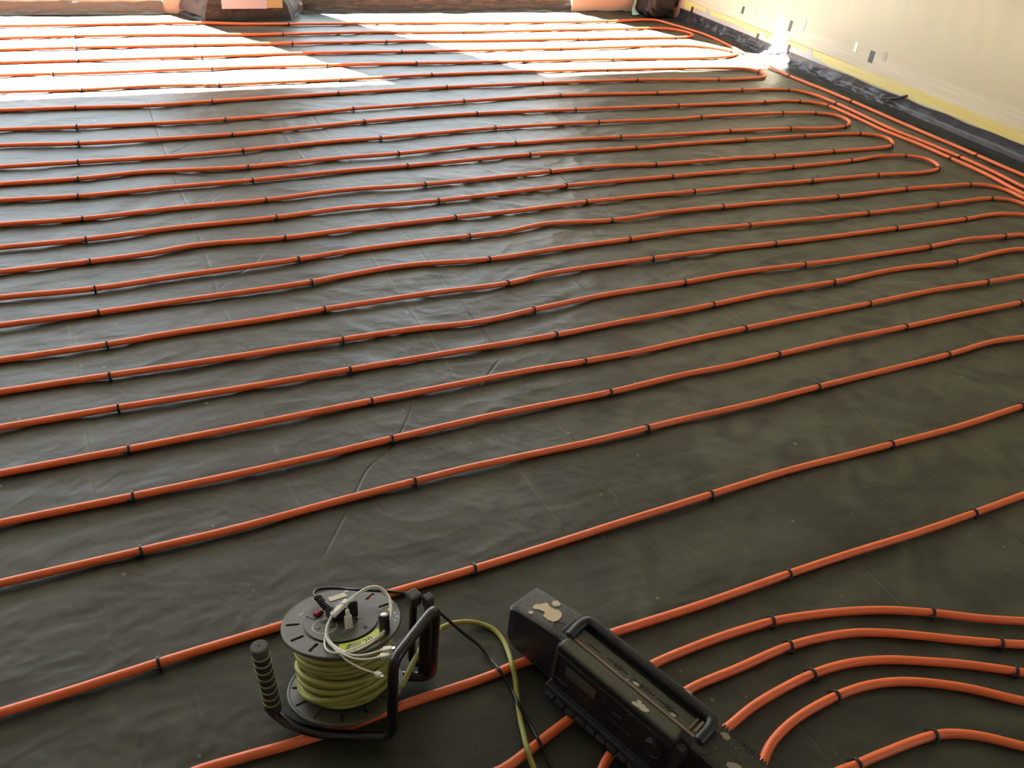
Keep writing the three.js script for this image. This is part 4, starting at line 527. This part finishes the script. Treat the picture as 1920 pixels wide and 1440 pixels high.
  for (let i = 0; i < 11; i++) obj('rubber_foot', L(rb(0.002 + i * 0.026, 0.0255 + i * 0.026, 0.0205, 0.034, -0.022, -0.006, 0.004, 2)), rubber, R);
  obj('panel_end_block', L(rb(0.276, 0.300, 0.04, 0.155, -0.002, 0.03, 0.007, 3)), rubber, R);
  // top: recessed deck under the handle, grooves and icons
  const D = obj('top_deck', L(rb(0.0, 0.305, 0.158, 0.1648, 0.036, 0.064, 0.002, 2)), deckLitM, R);
  obj('dust_line', L(rb(-0.002, 0.296, 0.1630, 0.1660, 0.0285, 0.0352, 0.0012, 1)), dustM, D);
  obj('dust_line', L(tube([V(0.012, 0.1668, -0.004), V(0.0015, 0.1655, -0.006), V(-0.0042, 0.160, -0.004), V(-0.0045, 0.12, 0.001), V(-0.004, 0.06, 0.0), V(0.004, 0.052, 0.0035)], 0.0007, 0.005, 6)), std([0.09, 0.08, 0.06], 0.9), P);
  obj('plaster_fleck', [...Array(50)].map(() => L(new THREE.IcosahedronGeometry(0.0006 + 0.0008 * rnd(), 0).translate(rnd() * 0.28, rnd() < 0.6 ? 0.0465 : 0.05 + 0.1 * rnd(), rnd() * 0.002 + 0.0035))), std([0.25, 0.24, 0.2], 0.9), R).userData.kind = 'stuff';
  const icon = (s) => [L(rb(s - 0.026, s - 0.010, 0.1645, 0.1660, 0.044, 0.0465, 0.0005, 1)), L(rb(s + 0.010, s + 0.024, 0.1645, 0.1660, 0.044, 0.0465, 0.0005, 1)), L(new THREE.CylinderGeometry(0.0045, 0.0045, 0.002, 16).translate(s - 0.004, 0.1655, -0.0455)), L(rb(s + 0.002, s + 0.008, 0.1645, 0.1662, 0.040, 0.0505, 0.0006, 1))];
  obj('moulded_mark', L(rb(0.036, 0.068, 0.1645, 0.1658, 0.042, 0.0445, 0.0005, 1)), black, D);
  for (const s of [0.109, 0.172, 0.228]) obj('moulded_mark', icon(s), black, D);
  for (const s of [-0.023, 0.314]) obj('screw_cover', [L(new THREE.CylinderGeometry(0.0165, 0.0165, 0.003, 40).translate(s, topY(s) - 0.0008, -0.03)), L(new THREE.TorusGeometry(0.0165, 0.0008, 6, 40).rotateX(Math.PI / 2).translate(s, topY(s) + 0.0006, -0.03))], dusty, BODY);
  // carrying handle folded down along the rear edge
  const hc = bent([V(0.002, 0.1655, -0.030), V(0.0, 0.170, -0.060), V(0.006, 0.173, -0.082), V(0.30, 0.173, -0.082), V(0.306, 0.170, -0.060), V(0.304, 0.1655, -0.030)].map((p) => p.applyMatrix4(M)), 0.02);
  const HND = obj('handle', tube(null, 0.0108, 0.006, 14, hc), new THREE.MeshPhysicalMaterial({ color: new THREE.Color().setRGB(0.009, 0.009, 0.009), roughness: 0.45, clearcoat: 0.2, clearcoatRoughness: 0.4 }), R);
  for (const s of [-0.009, 0.313]) obj('handle_recess', L(rb(s - 0.012, s + 0.012, 0.150, 0.1636 + (s > 0.2 ? 0.0005 : 0), 0.026, 0.072, 0.003, 2)), black, R);
  obj('handle_bracket', [L(rb(0.288, 0.294, 0.163, 0.172, 0.036, 0.066, 0.002, 2)), L(rb(0.278, 0.282, 0.163, 0.1685, 0.036, 0.066, 0.0015, 1))], dustM, R);
  for (let i = 0; i < 20; i++) { const s = 0.318 + i * 0.0062; obj('edge_tooth', L(rb(s, s + 0.0036, topY(s) - 0.007, topY(s) + 0.0005, 0.085, 0.0955, 0.0008, 1)), rubber, R); }
  // dried plaster
  const blob = (pts, h, yfun) => { const s = new THREE.Shape(); const c = new THREE.CatmullRomCurve3(pts.map(([x, t]) => V(x, 0, t)), true); const n = 60; for (let i = 0; i < n; i++) { const p = c.getPoint(i / n), k = 0.0016; const x = p.x + k * n2(i * 0.8, h * 900), t = p.z + k * n2(i * 0.9 + 50, h * 900); i ? s.lineTo(x, t) : s.moveTo(x, t); }
    const g = new THREE.ExtrudeGeometry(s, { depth: h, bevelEnabled: false, curveSegments: 3 }).rotateX(-Math.PI / 2), p = g.attributes.position; for (let i = 0; i < p.count; i++) p.setY(i, p.getY(i) + yfun(p.getX(i))); g.computeVertexNormals(); return L(g); };
  const onTop = (s) => topY(s) + 0.0003;
  obj('plaster_splash', [blob([[-0.102, 0.036], [-0.104, 0.046], [-0.097, 0.056], [-0.090, 0.065], [-0.079, 0.061], [-0.068, 0.063], [-0.056, 0.066], [-0.044, 0.057], [-0.041, 0.046], [-0.047, 0.034], [-0.058, 0.032], [-0.072, 0.035], [-0.076, 0.043], [-0.089, 0.041]], 0.0016, onTop), blob([[-0.083, 0.073], [-0.081, 0.083], [-0.072, 0.084], [-0.065, 0.077], [-0.072, 0.070]], 0.0014, onTop), blob([[-0.102, 0.023], [-0.097, 0.029], [-0.091, 0.027], [-0.095, 0.020]], 0.0010, onTop)], plasterMat, R).userData.label = 'beige dried plaster splash';
  obj('plaster_splash', [blob([[0.361, 0.033], [0.366, 0.043], [0.380, 0.050], [0.398, 0.052], [0.404, 0.042], [0.385, 0.034]], 0.0014, onTop), blob([[0.322, 0.074], [0.330, 0.083], [0.340, 0.080], [0.336, 0.070]], 0.001, onTop)], std([0.34, 0.30, 0.22], 0.9), R);
  obj('plaster_spot', [blob([[0.176, 0.001], [0.184, 0.009], [0.198, 0.013], [0.209, 0.010], [0.204, 0.003], [0.190, 0.001]], 0.0016, () => 0.1665), blob([[0.180, 0.013], [0.187, 0.016], [0.189, 0.012], [0.183, 0.010]], 0.001, () => 0.1665), blob([[0.236, 0.038], [0.248, 0.042], [0.246, 0.036]], 0.001, () => 0.1645), blob([[0.135, 0.034], [0.142, 0.038], [0.144, 0.033]], 0.0008, () => 0.1645), blob([[0.150, 0.040], [0.160, 0.046], [0.163, 0.041], [0.156, 0.037]], 0.0008, () => 0.1645)], std([0.46, 0.42, 0.31], 0.9), R);
  obj('plaster_fleck', [...Array(60)].map(() => { const s = -0.12 + rnd() * 0.54, t = 0.008 + rnd() * 0.08; return L(new THREE.IcosahedronGeometry(0.0006 + 0.0012 * rnd() * rnd(), 0).scale(1, 0.5, 1).translate(s, (s > 0 && s < 0.275 && t < 0.03 ? 0.1668 : s > 0 && s < 0.3 && t < 0.066 ? 0.1648 : topY(s)), -t)); }), std([0.42, 0.40, 0.33], 0.9), R).userData.kind = 'stuff';
  obj('plaster_spot', blob([[0.232, 0.086], [0.243, 0.090], [0.247, 0.084], [0.238, 0.081]], 0.003, () => 0.1800), std([0.40, 0.37, 0.30], 0.9), HND);
  tag(R, 'long black jobsite radio with folded handle and plaster splashes, lying across the pipes', 'radio');
}

renderer.render(scene, camera);
